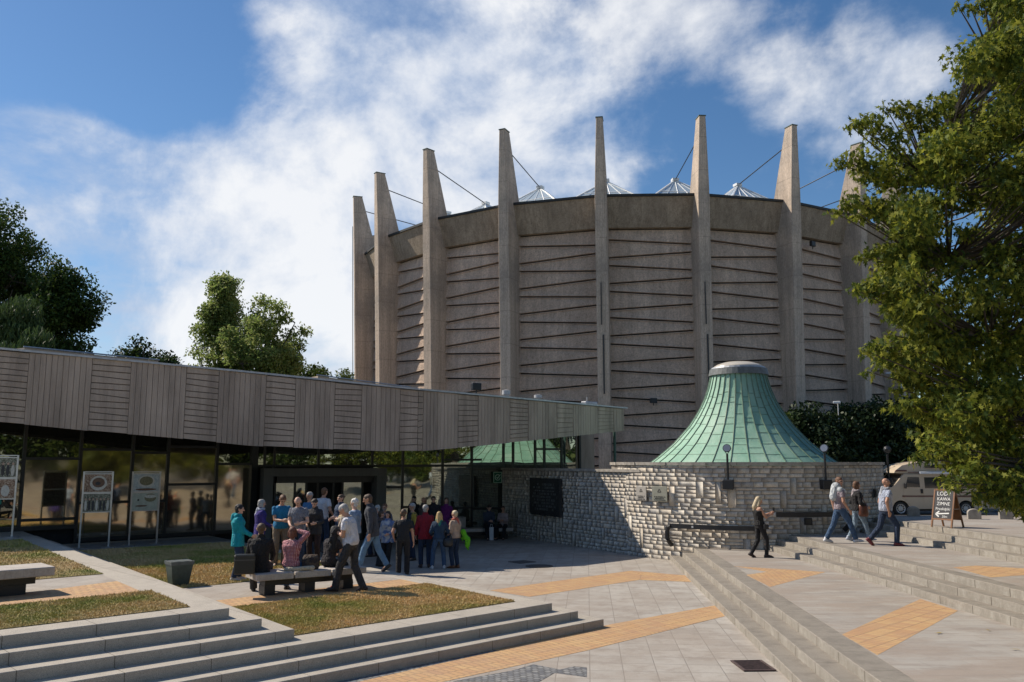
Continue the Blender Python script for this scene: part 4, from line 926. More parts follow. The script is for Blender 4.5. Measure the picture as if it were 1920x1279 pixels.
# ------------------------------------------------------------------ bollards, A-board
def bollard(c,label):
    t=NB(); bm=t; W2=.19; prof=[(-W2,0),(W2,0),(W2,.2)]+[(W2*math.cos(R(a)),.2+.13*math.sin(R(a))) for a in range(15,180,15)]+[(-W2,.2)]
    ext_y(bm,prof,-.14,.14); bevel(bm,.012); bmesh.ops.rotate(bm,verts=bm.verts[:],matrix=Matrix.Rotation(R(-22),3,'Z'),cent=(0,0,0)); bmesh.ops.translate(bm,vec=c,verts=bm.verts[:])
    o=obj('stone_bollard',bm,M_COP); tag(o,label,'bollard','low stone bollards along the cobbled road')
def zroad(y): return 1.352+(y-29.2)*(.63-1.352)/(41.5-29.2) if y>29.2 else 1.354
for (u,v,lab) in ((1713,965,'low rounded stone bollard in front of the camper van front wheel'),(1827,974,'low rounded stone bollard between the sandwich board and the right edge, nearer the board'),(1887,980,'low rounded stone bollard nearest the right edge of the picture')):
    best=min([27.3+.1*i for i in range(140)],key=lambda y:abs((CH-zroad(y))*1600/y-(v-868))); q=atd(u,v,best); bollard(Vector((q.x,q.y,zroad(best)-.01)),lab)
def text(name,body,size,loc,rot,mat,parent,ext=.002):
    cu=bpy.data.curves.new(name,'FONT'); cu.body=body; cu.size=size; cu.extrude=ext; cu.align_x='CENTER'; cu.resolution_u=2
    o=bpy.data.objects.new(name,cu); COL.objects.link(o); bpy.context.view_layer.update()
    me=bpy.data.meshes.new_from_object(o.evaluated_get(bpy.context.evaluated_depsgraph_get())); bpy.data.objects.remove(o)
    me.transform(Matrix.Translation(loc)@rot); me.materials.clear(); return mesh_obj(name,me,mat,parent)
def aboard():
    c=Vector((11.95,23.9,1.354)); az=R(-60); t=empty('sandwich_board',c,'wooden sandwich board chalked with LODY and a left arrow, on the upper plaza','sign',rz=az)
    wood=simple('varnished_wood',(.20,.085,.03),.45,.3,6); 
    for s_,nm_ in ((-1,'front'),(1,'rear')):
        M=Matrix.Translation((0,s_*.27,0))@Matrix.Rotation(R(15*s_),4,'X')
        def tb(bm): bmesh.ops.transform(bm,matrix=M,verts=bm.verts[:])
        for sx in (-1,1):
            bm=NB(); box(bm,(sx*.29,0,0),.04,.035,1.06); tb(bm); obj('leg',bm,wood,t,world=False)
        bm=NB(); box(bm,(0,0,.24),.56,.018,.78); tb(bm); p=obj('chalk_panel' if s_<0 else 'back_panel',bm,simple('blackboard',(.035,.035,.04),.7) if s_<0 else simple('panel_ply',(.24,.10,.035),.6,.3,5),t,world=False)
        
        for zc,wc in ((1.02,.62),(.205,.54)): bm=NB(); box(bm,(0,0,zc),wc,.03,.04); tb(bm); obj('crosspiece',bm,wood,t,world=False)
        if s_<0:
            ch=simple('chalk_white',(.8,.8,.78),.8,.05)
            for txt,z,sz in (('LODY',.88,.16),('KAWA',.74,.13),('ZIMNE',.61,.13),('Przekąski',.475,.11)):
                Rm=M@Matrix.Translation((0,-.0125,z))@Matrix.Rotation(R(90),4,'X'); text('chalk_lettering',txt,sz,(0,0,0),Rm,ch,p)
            bm=NB(); nn=Vector((0,-1,0))
            strip(bm,[Vector((-.10,-.011,.44)),Vector((-.2,-.011,.365)),Vector((-.10,-.011,.29))],.018,nn); strip(bm,[Vector((-.19,-.011,.365)),Vector((.19,-.011,.395))],.016,nn); bmesh.ops.translate(bm,vec=(0,0,0),verts=bm.verts[:]); tb(bm); obj('chalk_arrow',bm,ch,p,world=False)
            text('chalk_lettering','20m',.09,(0,0,0),M@Matrix.Translation((.07,-.0125,.27))@Matrix.Rotation(R(90),4,'X'),ch,p)
    bm=NB(); tube(bm,(.3,-.16,.5),(.3,.16,.5),.006,None,5); obj('chain',bm,M_STEEL,t,world=False)
aboard()
# ------------------------------------------------------------------ rooftop fittings
def pipe_vent(u,v,y,h,label):
    q=atd(u,v,y); bm=NB(); lathe(bm,(q.x,q.y,q.z-h),[(.11,-.35),(.11,h*.55),(.17,h*.6),(.17,h*.95),(.05,h)],12); o=obj('roof_vent',bm,simple('vent_white',(.5,.5,.5),.5,.1)); tag(o,label,'vent')
pipe_vent(949,731,34.6,.5,'white roof vent pipe above the fascia, leftmost of three'); pipe_vent(1009,740,35.6,.35,'small white roof vent between the other two on the low roof'); 
q=atd(1105,752,36.9); t=empty('roof_unit',q,'flat grey unit on the low roof near its right tip','roof unit'); bm=NB(); box(bm,(q.x,q.y,q.z-.25),.75,.3,.22,R(42)); bevel(bm,.02); obj('unit_body',bm,M_ZINC,t); bm=NB(); tube(bm,(q.x-.1,q.y,q.z-.1),(q.x-.1,q.y,q.z+.18),.02,None,5); obj('aerial',bm,M_ZINC,t)
q=atd(893,728,33.8); floodlight((q.x,q.y,q.z-.08),R(30),'small black floodlight on the low roof before the rotunda',1.1); 
q=pol(ANG[6]+.11,21.9,0); zf=vz(1540,462,q); floodlight((q.x,q.y,zf),R(40),'pale floodlight high on the rotunda wall between the right fins',1.3)
q=pol(R(-2.3),21.8,0); zf=vz(1226,756,q); floodlight((q.x,q.y,zf),R(10),'small floodlight on the rotunda wall left of the green roof',1.2)
def downpipe(u,v0,v1,y,label):
    A=atd(u,v0,y);B=atd(u+.5,v1,y); bm=NB(); tube(bm,A,Vector((A.x,A.y,B.z)),.06,None,8); o=obj('downpipe',bm,simple('pipe_green',(.07,.13,.11),.6)); tag(o,label,'pipe')
downpipe(1152,808,868,38.0,'thin green downpipe under the right tip of the low roof')
# cameras, light pole
def cctv(loc,label,pole_h,s=1.):
    t=empty('security_camera',loc,label,'camera'); bm=NB(); tube(bm,(loc[0],loc[1],loc[2]-pole_h),loc,.04*s,None,8); obj('pole',bm,M_WHT,t)
    bm=NB(); box(bm,(loc[0]-.15*s,loc[1]-.1,loc[2]),.6*s,.22*s,.2*s,R(-25)); bevel(bm,.03*s); obj('camera_housing',bm,M_WHT,t)
q=atd(1571,757,44.); cctv(tuple(q),'white security camera on a short white pole over the hedge',2.5,.6)
q=atd(1699,868,52); A=atd(1692,775,52); t=empty('lamp_pole',(q.x,q.y,.5),'slender grey pole rising against the dark hedge above the camper van','pole'); bm=NB(); tube(bm,(q.x,q.y,.4),(q.x,q.y,A.z+2.5),.075,.05,8); obj('pole_shaft',bm,M_ZINC,t); bm=NB(); box(bm,(q.x-.4,q.y,A.z+2.4),1.,.22,.12); obj('lamp_head',bm,M_ZINC,t)
# ------------------------------------------------------------------ trees
def leaf_mat(name,c1,c2,tr=.3,rough=.5):
    b=MB_(name); n=b.noise(.6,4,.6); n2=b.noise(7,2,.5)
    c=b.mix(b.ramp(n2,[(.35,(0,0,0)),(.65,(1,1,1))]),c1,c2); c=b.mix(1.,c,b.ramp(n,[(.3,(.75,.75,.75)),(.7,(1.2,1.2,1.2))]),'MULTIPLY'); b.col(c); b.rough(rough); b.b.inputs['Specular IOR Level'].default_value=.22
    t=b.N.new('ShaderNodeBsdfTranslucent'); b.L.new(c,t.inputs[0]); mx=b.N.new('ShaderNodeMixShader'); mx.inputs[0].default_value=tr
    b.L.new(b.b.outputs[0],mx.inputs[1]); b.L.new(t.outputs[0],mx.inputs[2]); b.L.new(mx.outputs[0],b.N['Material Output'].inputs[0]); return b.m
LF_OVAL=np.array([(0,0),(.22,.25),(.26,.6),(0,1),(-.26,.6),(-.22,.25)])
LF_MAPLE=np.array([(0,0),(.07,.24),(.30,.16),(.15,.40),(.38,.74),(.12,.64),(.02,1.15),(-.12,.66),(-.33,.70),(-.17,.40),(-.34,.12),(-.07,.24)])
LF_NEEDLE=np.array([(0,0),(.10,.3),(0,1),(-.10,.3)])
def leaves(P,size,shape,rg,droop=.4,jit=.3,updir=None):
    n=len(P); k=len(shape)
    d=rg.normal(size=(n,3)); d[:,2]-=droop*1.5; d/=np.linalg.norm(d,axis=1)[:,None]
    up=rg.normal(size=(n,3))*.6; up[:,2]+=1.; s_=np.cross(d,up); s_/=np.linalg.norm(s_,axis=1)[:,None]+1e-9
    nn=np.cross(s_,d); sz=size*rg.uniform(1-jit,1+jit,n)
    V=P[:,None,:]+(s_[:,None,:]*shape[None,:,0,None]+d[:,None,:]*shape[None,:,1,None]-nn[:,None,:]*(shape[None,:,1,None]**2)*.18*rg.uniform(-1,1,(n,1,1)))*sz[:,None,None]
    return V.reshape(-1,3),k
M_BARK=simple('bark',(.085,.07,.055),.95,.35,4,.03,12)
def tree(name,label,base,clumps,limbs,mats,lsize,shape,per,seed,group=None,trunk_r=.3,cr=.8,droop=.4,cat='tree',flat=.75,sig=.45):
    """clumps: list of (pos, radius)"""
    rg=np.random.default_rng(seed); t=empty(name,base,label,cat,group); base=Vector(base)
    C=np.array([tuple(c) for c,_ in clumps]); Rr=np.array([r for _,r in clumps]); 
    cnt=np.maximum(3,(per*(Rr/Rr.mean())**2).astype(int)); idx=np.repeat(np.arange(len(C)),cnt)
    off=rg.normal(size=(len(idx),3)); l=np.linalg.norm(off,axis=1); off/=l[:,None]; off*=(rg.random(len(idx))**sig)[:,None]; off[:,2]*=flat
    P=C[idx]+off*Rr[idx][:,None]-np.array(base)
    V,k=leaves(P,lsize,shape,rg,droop); n=len(P)
    npmesh('crown',V,np.arange(n*k),np.full(n,k),mats,t,matidx=rg.integers(0,len(mats),n))
    bm=NB(); polytube(bm,[Vector(p)-Vector((0,0,0)) for p in limbs[0]],[trunk_r*(1-.75*i/(len(limbs[0])-1)) for i in range(len(limbs[0]))],8)
    tr=Vector(limbs[0][0]); nodes=[Vector(p) for p in limbs[0][1:]]
    for L_ in limbs[1:]:
        polytube(bm,L_,[trunk_r*.35*(1-.7*i/(len(L_)-1)) for i in range(len(L_))],6); nodes+=[Vector(p) for p in L_[1:]]
    dense=[]
    for L_ in limbs:
        for A,B in zip(L_[:-1],L_[1:]):
            for f in (.15,.3,.45,.6,.75,.9,1.): dense.append(Vector(A).lerp(Vector(B),f))
    nodes=dense
    for i,c in enumerate(C):
        c=Vector(c); q=min(nodes,key=lambda v:(v-c).length+ (2 if v.z>c.z+.5 else 0)); m_=(q+c)/2+Vector((0,0,-.06*(q-c).length)); polytube(bm,[q,m_,c],[trunk_r*.12,trunk_r*.07,trunk_r*.03],4)
    obj('trunk',bm,M_BARK,t); return t
def blob_clumps(center,rad,n,rg,cr=(.6,1.1),shape='round',gap=.0):
    out=[]; cx,cy,cz=center; rx,ry,rz=rad
    while len(out)<n:
        v=rg.normal(size=3); v/=np.linalg.norm(v); r=rg.uniform(.35,1.)**.6
        p=v*r
        if shape=='cone':
            h=rg.random(); w=(1-h)**.6*.95+.10; a=rg.uniform(0,6.28); q=rg.uniform(.3,1.)*w; p=np.array([math.cos(a)*q,math.sin(a)*q,h*2-1])
        bump=1+.18*math.sin(5*math.atan2(v[1],v[0])+cx)+.16*math.sin(7*v[2]+cy)
        out.append(((cx+p[0]*rx*bump,cy+p[1]*ry*bump,cz+p[2]*rz),rg.uniform(*cr)))
    return out
LM_D=[leaf_mat('leaf_dark_a',(.030,.060,.014),(.045,.085,.018),.3),leaf_mat('leaf_dark_b',(.045,.08,.015),(.075,.105,.02),.3)]
LM_M=[leaf_mat('leaf_mid_a',(.06,.11,.02),(.10,.15,.03)),leaf_mat('leaf_mid_b',(.09,.13,.025),(.14,.17,.04))]
LM_B=[leaf_mat('leaf_birch_a',(.19,.27,.07),(.25,.33,.09),.5),leaf_mat('leaf_birch_b',(.24,.29,.09),(.33,.35,.13),.5)]
LM_W=[leaf_mat('leaf_willow',(.045,.08,.028),(.08,.12,.035))]
LM_Y=[leaf_mat('leaf_yew',(.014,.028,.010),(.03,.05,.016),.1),leaf_mat('leaf_yew_b',(.018,.036,.012),(.028,.05,.015),.1)]
LM_MAP=[leaf_mat('maple_leaf_a',(.13,.165,.02),(.19,.22,.03),.45,.65),leaf_mat('maple_leaf_b',(.22,.24,.03),(.32,.32,.05),.45,.65),leaf_mat('maple_leaf_c',(.05,.08,.014),(.08,.115,.02),.3,.65)]
def simple_tree(name,label,u,y,vtop,wpx,seed,mats,lsize=.32,nclump=90,per=150,shape='round',zbase=0,hfrac=.8,group=None,cr=(.7,1.3),leaf=LF_OVAL,droop=.3,depth=1.,sig=.45):
    rg=np.random.default_rng(seed); top=atd(u,vtop,y); rx=wpx*y/1600/2; H_=top.z-zbase; rz=H_*hfrac/2; c=(top.x,y,top.z-rz)
    cl=blob_clumps(c,(rx*.9,rx*.9*depth,rz*.93),nclump,rg,cr,shape)
    b_=Vector((top.x,y,zbase)); tp=Vector((top.x,y,top.z-rz*.4)); limbs=[[b_,b_.lerp(tp,.4)+Vector((.1,0,0)),b_.lerp(tp,.75),tp]]
    for k in range(7):
        a=rg.uniform(0,6.28); s_=b_.lerp(tp,rg.uniform(.3,.85)); e=Vector((c[0]+math.cos(a)*rx*.7,c[1]+math.sin(a)*rx*.7,c[2]+rg.uniform(-.5,.7)*rz)); limbs.append([s_,s_.lerp(e,.5)+Vector((0,0,.4)),e])
    return tree(name,label,b_,cl,limbs,mats,lsize,leaf,per,seed,group,trunk_r=.28,droop=droop,sig=sig)
simple_tree('broadleaf_tree','huge dark broadleaf tree at the left edge behind the low roof',5,58,380,250,21,LM_D,.23,170,330,cr=(.9,1.6),hfrac=.85)
simple_tree('broadleaf_tree','dark broadleaf tree to the right of the huge one at the left, reaching lower',112,54,455,150,22,LM_D,.23,120,320,cr=(.8,1.4),hfrac=.85)
simple_tree('willow_tree','weeping willow with soft drooping crown low at the left edge',30,44,520,120,23,LM_W,.34,80,300,leaf=LF_NEEDLE,droop=2.2,cr=(.6,1.2))
simple_tree('willow_tree','second weeping willow, smaller and lighter, just above the low roof',70,42,590,120,24,LM_W,.34,60,300,leaf=LF_NEEDLE,droop=2.2,cr=(.5,1.))
simple_tree('yew_tree','low dark bushy tree between the big left trees and the birch pair',270,60,620,120,25,LM_D+LM_Y,.22,70,240)
simple_tree('yew_tree','low dark conifer touching the foot of the tall birch',312,57,640,75,26,LM_D+LM_Y,.22,60,240,cr=(.5,1.))
simple_tree('birch_tree','tall slender birch with light green pointed crown, left of the pair',420,62,508,165,27,LM_B,.21,240,170,shape='cone',cr=(.5,1.0),hfrac=.92,sig=.6)
simple_tree('birch_tree','fuller birch with rounded light crown, right of the pair',503,60,543,150,28,LM_B,.22,180,200,cr=(.5,1.05),hfrac=.9,sig=.6)
simple_tree('broadleaf_tree','green bushy tree crown filling the gap between the two birches',466,70,585,105,33,LM_M,.22,70,230,cr=(.6,1.))
simple_tree('broadleaf_tree','small dark round tree between the birches and the rotunda',592,66,652,95,29,LM_D+LM_M,.22,60,240,cr=(.6,1.))
simple_tree('broadleaf_tree','pale green tree top just left of the leftmost fin',648,82,668,60,30,LM_M,.22,50,200,cr=(.6,1.))
simple_tree('broadleaf_tree','mid green tree crown behind the right birch, over the low roof',548,70,620,60,31,LM_M,.22,50,220,cr=(.6,1.))
# dark hedge of yews behind the round wall
for i,(u,y,vt,w,lab) in enumerate(((1515,44,762,70,'dark clipped yew nearest the green roof in the hedge row'),(1575,45,768,90,'dark yew in the middle of the hedge row, with the white camera above'),(1640,46,752,110,'taller dark yew at the right of the hedge row'),(1715,49,742,120,'dark yew behind the camper van roof'),(1800,52,735,130,'dark yew behind the maple branches and camper van'),(1890,55,728,140,'dark yew at the right edge of the picture'))):
    simple_tree('yew_bush',lab,u,y,vt,w*1.35,40+i,LM_Y,.20,70,420,zbase=.4,hfrac=.98,group='dark yews behind the round wall',cr=(.8,1.2),droop=.1)
simple_tree('ivy_shrub','thin leafy shoot climbing in front of the rotunda beside the green roof',1464,40,742,22,50,LM_M,.16,26,70,zbase=.5,hfrac=.95,cr=(.2,.35))
for i,(x,y,h,lab) in enumerate(((36,15,14,'a'),(29,4,13,'b'),(31,-5,14,'c'),(22,-12,13,'d'),(11,-19,13,'e'),(44,24,15,'f'),(42,6,15,'g'))):
    rg=np.random.default_rng(60+i); c=(x,y,h*.55); cl=blob_clumps(c,(5.6,5.6,h*.52),95,rg,(1.,1.6)); b_=Vector((x,y,0)); tp=Vector((x,y,h*.8))
    tree('park_tree','leafy park tree across the plaza, seen only as a reflection in the glass front',b_,cl,[[b_,b_.lerp(tp,.5),tp]],LM_M if i%2 else LM_D+LM_M,.42,LF_OVAL,110,70+i,'park trees mirrored in the glass front')
# the maple at the right
def maple():
    rg=np.random.default_rng(5); UB=[(-160,1835),(-60,1815),(0,1800),(45,1835),(90,1765),(150,1745),(170,1775),(215,1665),(245,1640),(270,1580),(300,1565),(330,1600),(360,1640),(395,1565),(430,1600),(470,1650),(510,1615),(545,1600),(600,1640),(660,1625),(700,1640),(730,1680),(790,1720),(850,1725),(900,1770),(945,1880),(1000,2100)]
    def ub(v): return lerp_tab(UB,v)
    cl=[]; 
    # tips of sprays along the left silhouette and the fringe below
    tips=[(1792,12,17),(1840,60,17.5),(1762,172,18),(1800,128,18),(1652,208,16.5),(1690,250,17),(1740,215,18),(1583,242,16),(1560,310,16),(1600,330,16.5),(1640,300,17),(1556,388,15.5),(1600,400,16),(1650,395,17),(1605,488,15.5),(1650,470,16.5),(1588,545,15),(1630,530,16),(1660,585,16),(1612,655,15),(1655,640,16),(1625,690,16),(1670,720,16),(1660,760,15.5),(1712,800,16),(1708,850,14.5),(1755,855,15),(1762,903,14),(1830,925,14),(1868,935,14.5),(1880,905,15),(1905,925,15),(1925,880,15)]
    for (u,v,y) in tips:
        p=atd(u+8,v,y); ti=atd(u+85,v+5,y+.3)
        for k,f in enumerate((0,.25,.5,.8,1.15)):
            q=p.lerp(ti,f); cl.append(((q.x,q.y+rg.uniform(-.15,.15),q.z+rg.uniform(-.12,.12)+.10*math.sin(f*3)),.15+.065*k))
    N_=0
    while N_<800:
        v=rg.uniform(-170,935); l=ub(v)+(55 if v<120 or v>470 else 55+95*min(1,(470-v)/120,(v-120)/60)); u=rg.uniform(l,max(l+60,2280)) if rg.random()<.45 else rg.uniform(l,max(l+40,2000))
        if (v>870 and u<1760) or (v>800 and u<1790 and rg.random()<.75): continue
        if v>895 and rg.random()<.5: continue
        # gaps
        if (u-1735)**2+(v-640)**2<14**2 or (u-1800)**2+(v-395)**2<20**2: continue
        y=rg.uniform(14.5,21.5); p=atd(u,v,y); cl.append((tuple(p),rg.uniform(.22,.50))); N_+=1
    b_=Vector((16.2,19.5,1.3)); tr=[b_,Vector((16.1,19.4,4)),Vector((15.8,19.2,7)),Vector((15.5,19,10)),Vector((15.3,19,13))]
    limbs=[tr]
    for (z,e) in ((3.6,(10.8,16.5,4.2)),(4.5,(9.6,17,5.6)),(5.5,(8.9,17,7.2)),(6.5,(9,17.5,9)),(7.5,(9.6,18,10.5)),(8.5,(10.8,18,12)),(5,(11.5,15.5,3.2)),(6,(12,21,6)),(8,(12.5,21,9.5)),(4.2,(13,15,3.6))):
        s_=Vector((16.1-.06*z,19.3,z)); e=Vector(e); limbs.append([s_,s_.lerp(e,.35)+Vector((0,0,.5)),s_.lerp(e,.7)+Vector((0,0,.35)),e])
    return tree('maple_tree','large maple with deeply lobed green leaves filling the right side of the picture',b_,cl,limbs,LM_MAP,.125,LF_MAPLE,125,5,trunk_r=.32,droop=.9,flat=.85,sig=.5)
maple()
# a few fallen leaves on the steps
rg=np.random.default_rng(8)
for (u,v,z,lab) in ((1764,1187,.458,'yellow fallen leaf on the landing beside the ochre panel'),(1852,1183,.458,'small brown fallen leaf on the landing near the second steps'),(1893,1218,.458,'yellow green fallen leaf near the right edge of the landing')):
    p=g(u,v,z); V,k=leaves(np.array([tuple(p+Vector((0,0,.012)))]),.16,LF_MAPLE,rg,0); V[:,2]=p.z+.01+.012*rg.random(len(V))
    o=npmesh('fallen_leaf',V,np.arange(k),[k],simple('autumn_leaf',(.34,.24,.04),.7)); tag(o,lab,'leaf')
# ------------------------------------------------------------------ people
HS=1.04; PEND=[]   # objects whose remesh modifiers are baked in one pass
def capsule(bm,p0,p1,r0,r1,seg=10,flat=1.,side=None):
    """tapered capsule with rounded ends; flat scales it across 'side'"""
    p0=Vector(p0);p1=Vector(p1);d=p1-p0; L_=max(d.length,1e-5); q=d.to_track_quat('Z','Y')
    prof=[(-.98,.2),(-.7,.71),(-.3,.95),(0,1)]; rings=[]
    def ring(z,r,c):
        vs=[]
        for i in range(seg):
            a=2*math.pi*i/seg; o=q@Vector((math.cos(a)*r,math.sin(a)*r,0)); 
            if side is not None: o-=side*(o.dot(side)*(1-flat))
            vs.append(bm.verts.new(c+o))
        return vs
    dn=d.normalized()
    for h,k in prof: rings.append(ring(0,r0*k,p0+dn*h*r0))
    for h,k in reversed(prof): rings.append(ring(0,r1*k,p1-dn*h*r1))
    for a,b_ in zip(rings[:-1],rings[1:]):
        for i in range(seg): bm.faces.new((a[i],a[(i+1)%seg],b_[(i+1)%seg],b_[i]))
    bm.faces.new(rings[0][::-1]); bm.faces.new(rings[-1])
def loft(bm,secs,seg=16,p=2.4):
    """secs: (centre, side vector*rx, front vector*ry)"""
    rings=[]
    for c,sx,sy in secs:
        vs=[]
        for i in range(seg):
            a=2*math.pi*i/seg; ca,sa=math.cos(a),math.sin(a); k=(abs(ca)**p+abs(sa)**p)**(-1/p); vs.append(bm.verts.new(c+sx*(ca*k)+sy*(sa*k)))
        rings.append(vs)
    for a,b_ in zip(rings[:-1],rings[1:]):
        for i in range(seg): bm.faces.new((a[i],a[(i+1)%seg],b_[(i+1)%seg],b_[i]))
    bm.faces.new(rings[0][::-1]); bm.faces.new(rings[-1])
def ik(a,b_,l1,l2,hint):
    d=b_-a; L_=d.length; mx=(l1+l2)*.995
    if L_>mx: b_=a+d*(mx/L_); d=b_-a; L_=mx
    x=(l1*l1-l2*l2+L_*L_)/(2*L_); h=math.sqrt(max(0,l1*l1-x*x)); dn=d.normalized(); hp=(hint-dn*hint.dot(dn)); hp.normalize()
    return a+dn*x+hp*h,b_
SKIN=[simple('skin_fair',(.56,.33,.24),.55,.08,9),simple('skin_tan',(.46,.25,.165),.55,.08,9)]
M_LIP=simple('lip',(.32,.10,.09),.5,.05); M_EYE=simple('eye_dark',(.02,.015,.012),.3,.05)
CLOTH={}
def cloth(name,c,kind=None,c2=None,sc=30):
    if name in CLOTH: return CLOTH[name]
    b=MB_(name); n=b.noise(7,5,.65); base=c
    if kind=='check':
        w1=b.N.new('ShaderNodeTexWave'); w1.bands_direction='X'; w1.inputs['Scale'].default_value=sc; b.L.new(b.co,w1.inputs[0]); w2=b.N.new('ShaderNodeTexWave'); w2.bands_direction='Z'; w2.inputs['Scale'].default_value=sc; b.L.new(b.co,w2.inputs[0])
        f=b.math('MAXIMUM',b.math('GREATER_THAN',w1.outputs['Fac'],.72),b.math('GREATER_THAN',w2.outputs['Fac'],.72)); base=b.mix(f,c,c2)
    elif kind=='stripe':
        w1=b.N.new('ShaderNodeTexWave'); w1.bands_direction='Z'; w1.inputs['Scale'].default_value=sc; b.L.new(b.co,w1.inputs[0]); base=b.mix(b.math('GREATER_THAN',w1.outputs['Fac'],.6),c,c2)
    elif kind=='patch': base=b.mix(b.ramp(b.noise(sc*.6,2,.5),[(.45,(0,0,0)),(.55,(1,1,1))]),c,c2)
    b.col(b.mix(1.,base,b.ramp(n,[(.3,(.86,.86,.86)),(.7,(1.1,1.1,1.1))]),'MULTIPLY')); b.rough(.85); b.bump(b.noise(11,3,.6,b.rot(0,(1,1,.6)),1.2),.09,1.); CLOTH[name]=b.m; return b.m
def hair_mat(name,c): return simple('hair_'+name,c,.6,.35,30,.006,120)
HAIR={'none':(.1,.1,.1),'black':(.012,.010,.010),'dark':(.035,.022,.015),'brown':(.085,.05,.03),'blond':(.42,.29,.13),'pale':(.52,.42,.27),'grey':(.34,.33,.32),'white':(.58,.56,.53),'ginger':(.14,.065,.03),'red':(.15,.055,.035)}
def person(label,loc,h,face,pose=None,top=('long','navy',(.03,.04,.08)),bottom=('trousers','dark',(.02,.02,.025)),shoes=(.03,.025,.02),hair=('short','brown'),skin=0,vox=.0125,group=None,women=False,extra=None,fine=True,belly=0.):
    """loc: ground point under the body, h: height, face: heading in degrees (0 = away from the camera, 90 = to the left)"""
    pose=pose or {}; h*=HS; k=h/1.75
    root=empty('person',loc,label,'person',group,R(face))
    V3=lambda *a: Vector(a)*k
    lean=R(pose.get('lean',2)); pel=V3(*pose.get('pel',(0,0,.94))); up=Vector((0,math.sin(lean),math.cos(lean))); fw=Vector((0,math.cos(lean),-math.sin(lean))); rt=Vector((1,0,0))
    tw=R(pose.get('twist',0)); Rt=Matrix.Rotation(tw,3,'Z'); up2=Rt@up; 
    f2=Rt@fw; r2=Rt@rt
    sw=(.180 if not women else .158)
    chest=pel+up*(.34*k); neck=pel+up*(.53*k); sh={-1:neck-up*(.085*k)-r2*(sw*k),1:neck-up*(.085*k)+r2*(sw*k)}
    hy,hp=R(pose.get('hyaw',0)),R(pose.get('hpitch',0))
    hu=(Matrix.Rotation(hy+tw,3,'Z')@Matrix.Rotation(-hp,3,'X')); hf=hu@Vector((0,1,0)); hup=hu@Vector((0,0,1)); hr=hu@Vector((1,0,0))
    hb=neck+up*(.020*k)+hf*(.016*k); hc=hb+hup*(.125*k)
    hip={s_:pel+rt*(s_*.09*k)-Vector((0,0,.02*k)) for s_ in (-1,1)}
    ft={-1:V3(*pose.get('fl',(-.11,.0,.085))),1:V3(*pose.get('fr',(.11,.0,.085)))}; fa={-1:pose.get('fla',8),1:pose.get('fra',-8)}; fpz={-1:pose.get('flp',0),1:pose.get('frp',0)}
    hd={-1:V3(*pose.get('hl',(-.27,.06,.80))),1:V3(*pose.get('hr',(.27,.06,.80)))}
    kh=Vector(pose.get('khint',(0,1,.1)))
    knee={};ank={};elb={};wr={}
    for s_ in (-1,1):
        knee[s_],ank[s_]=ik(hip[s_],ft[s_],.43*k,.42*k,kh+Vector((s_*.15,0,0)))
        elb[s_],wr[s_]=ik(sh[s_],hd[s_],.285*k,.25*k,Vector(pose.get('eh',(0,-.7,-.6)))+Vector((s_*.5,0,0)))
    th=(.087 if not women else .085)*k
    # ---- body: one continuous surface
    bm=NB(); wz=.135 if not women else .125
    loft(bm,[(pel-Vector((0,0,.09*k)),rt*.12*k,fw*.09*k),(pel+up*.0,rt*.165*k,fw*.112*k),(pel+up*.13*k,rt*wz*1.02*k,fw*(.1+belly*.06)*k),(pel+up*.25*k,(rt+r2)*.5*.155*k,(fw+f2)*.5*.11*k),(pel+up*.38*k,r2*.184*k,f2*.122*k),(neck-up*.06*k,r2*.162*k,f2*.085*k),(neck-up*.01*k,r2*.07*k,f2*.06*k)])
    capsule(bm,neck-up*.04*k,hb+hup*.05*k,.058*k,.052*k)
    # head: skull, face, jaw, nose, brow, ears
    capsule(bm,hc+hup*.022*k-hf*.012*k,hc+hup*.014*k+hf*.018*k,.088*k,.080*k,14,.86,hr)
    capsule(bm,hc-hup*.03*k+hf*.02*k,hc-hup*.072*k+hf*.045*k,.062*k,.040*k,10,.88,hr)
    capsule(bm,hc-hup*.002*k+hf*.088*k,hc-hup*.030*k+hf*.108*k,.011*k,.016*k,8)
    for s_ in (-1,1):
        capsule(bm,hc+hr*s_*.078*k-hup*.018*k-hf*.004*k,hc+hr*s_*.082*k+hup*.018*k-hf*.012*k,.013*k,.016*k,6)
        capsule(bm,hc+hr*s_*.012*k+hup*.022*k+hf*.088*k,hc+hr*s_*.045*k+hup*.024*k+hf*.078*k,.010*k,.009*k,6)
        capsule(bm,sh[s_],elb[s_],.052*k,.042*k); capsule(bm,elb[s_],wr[s_],.042*k,.027*k)
        capsule(bm,hip[s_],knee[s_],th,.058*k); kk=knee[s_]; cf=kk.lerp(ank[s_],.3)+(-kh.normalized())*.012*k; capsule(bm,kk,cf,.056*k,.054*k); capsule(bm,cf,ank[s_],.053*k,.036*k)
        # foot
        fd=Matrix.Rotation(R(fa[s_]),3,'Z')@Vector((0,math.cos(R(fpz[s_])),math.sin(R(fpz[s_])))); capsule(bm,ank[s_]-Vector((0,0,.02*k)),ank[s_]+fd*.13*k-Vector((0,0,.045*k)),.038*k,.030*k,8)
        # hand: palm, four bent fingers, thumb
        fdir=(wr[s_]-elb[s_]).normalized(); inward=(Vector((-s_,.25,0))); inward-=fdir*inward.dot(fdir); inward.normalize(); across=fdir.cross(inward)
        pc=wr[s_]+fdir*.05*k; capsule(bm,wr[s_]+fdir*.01*k,wr[s_]+fdir*.075*k,.027*k,.036*k,8,.45,inward)
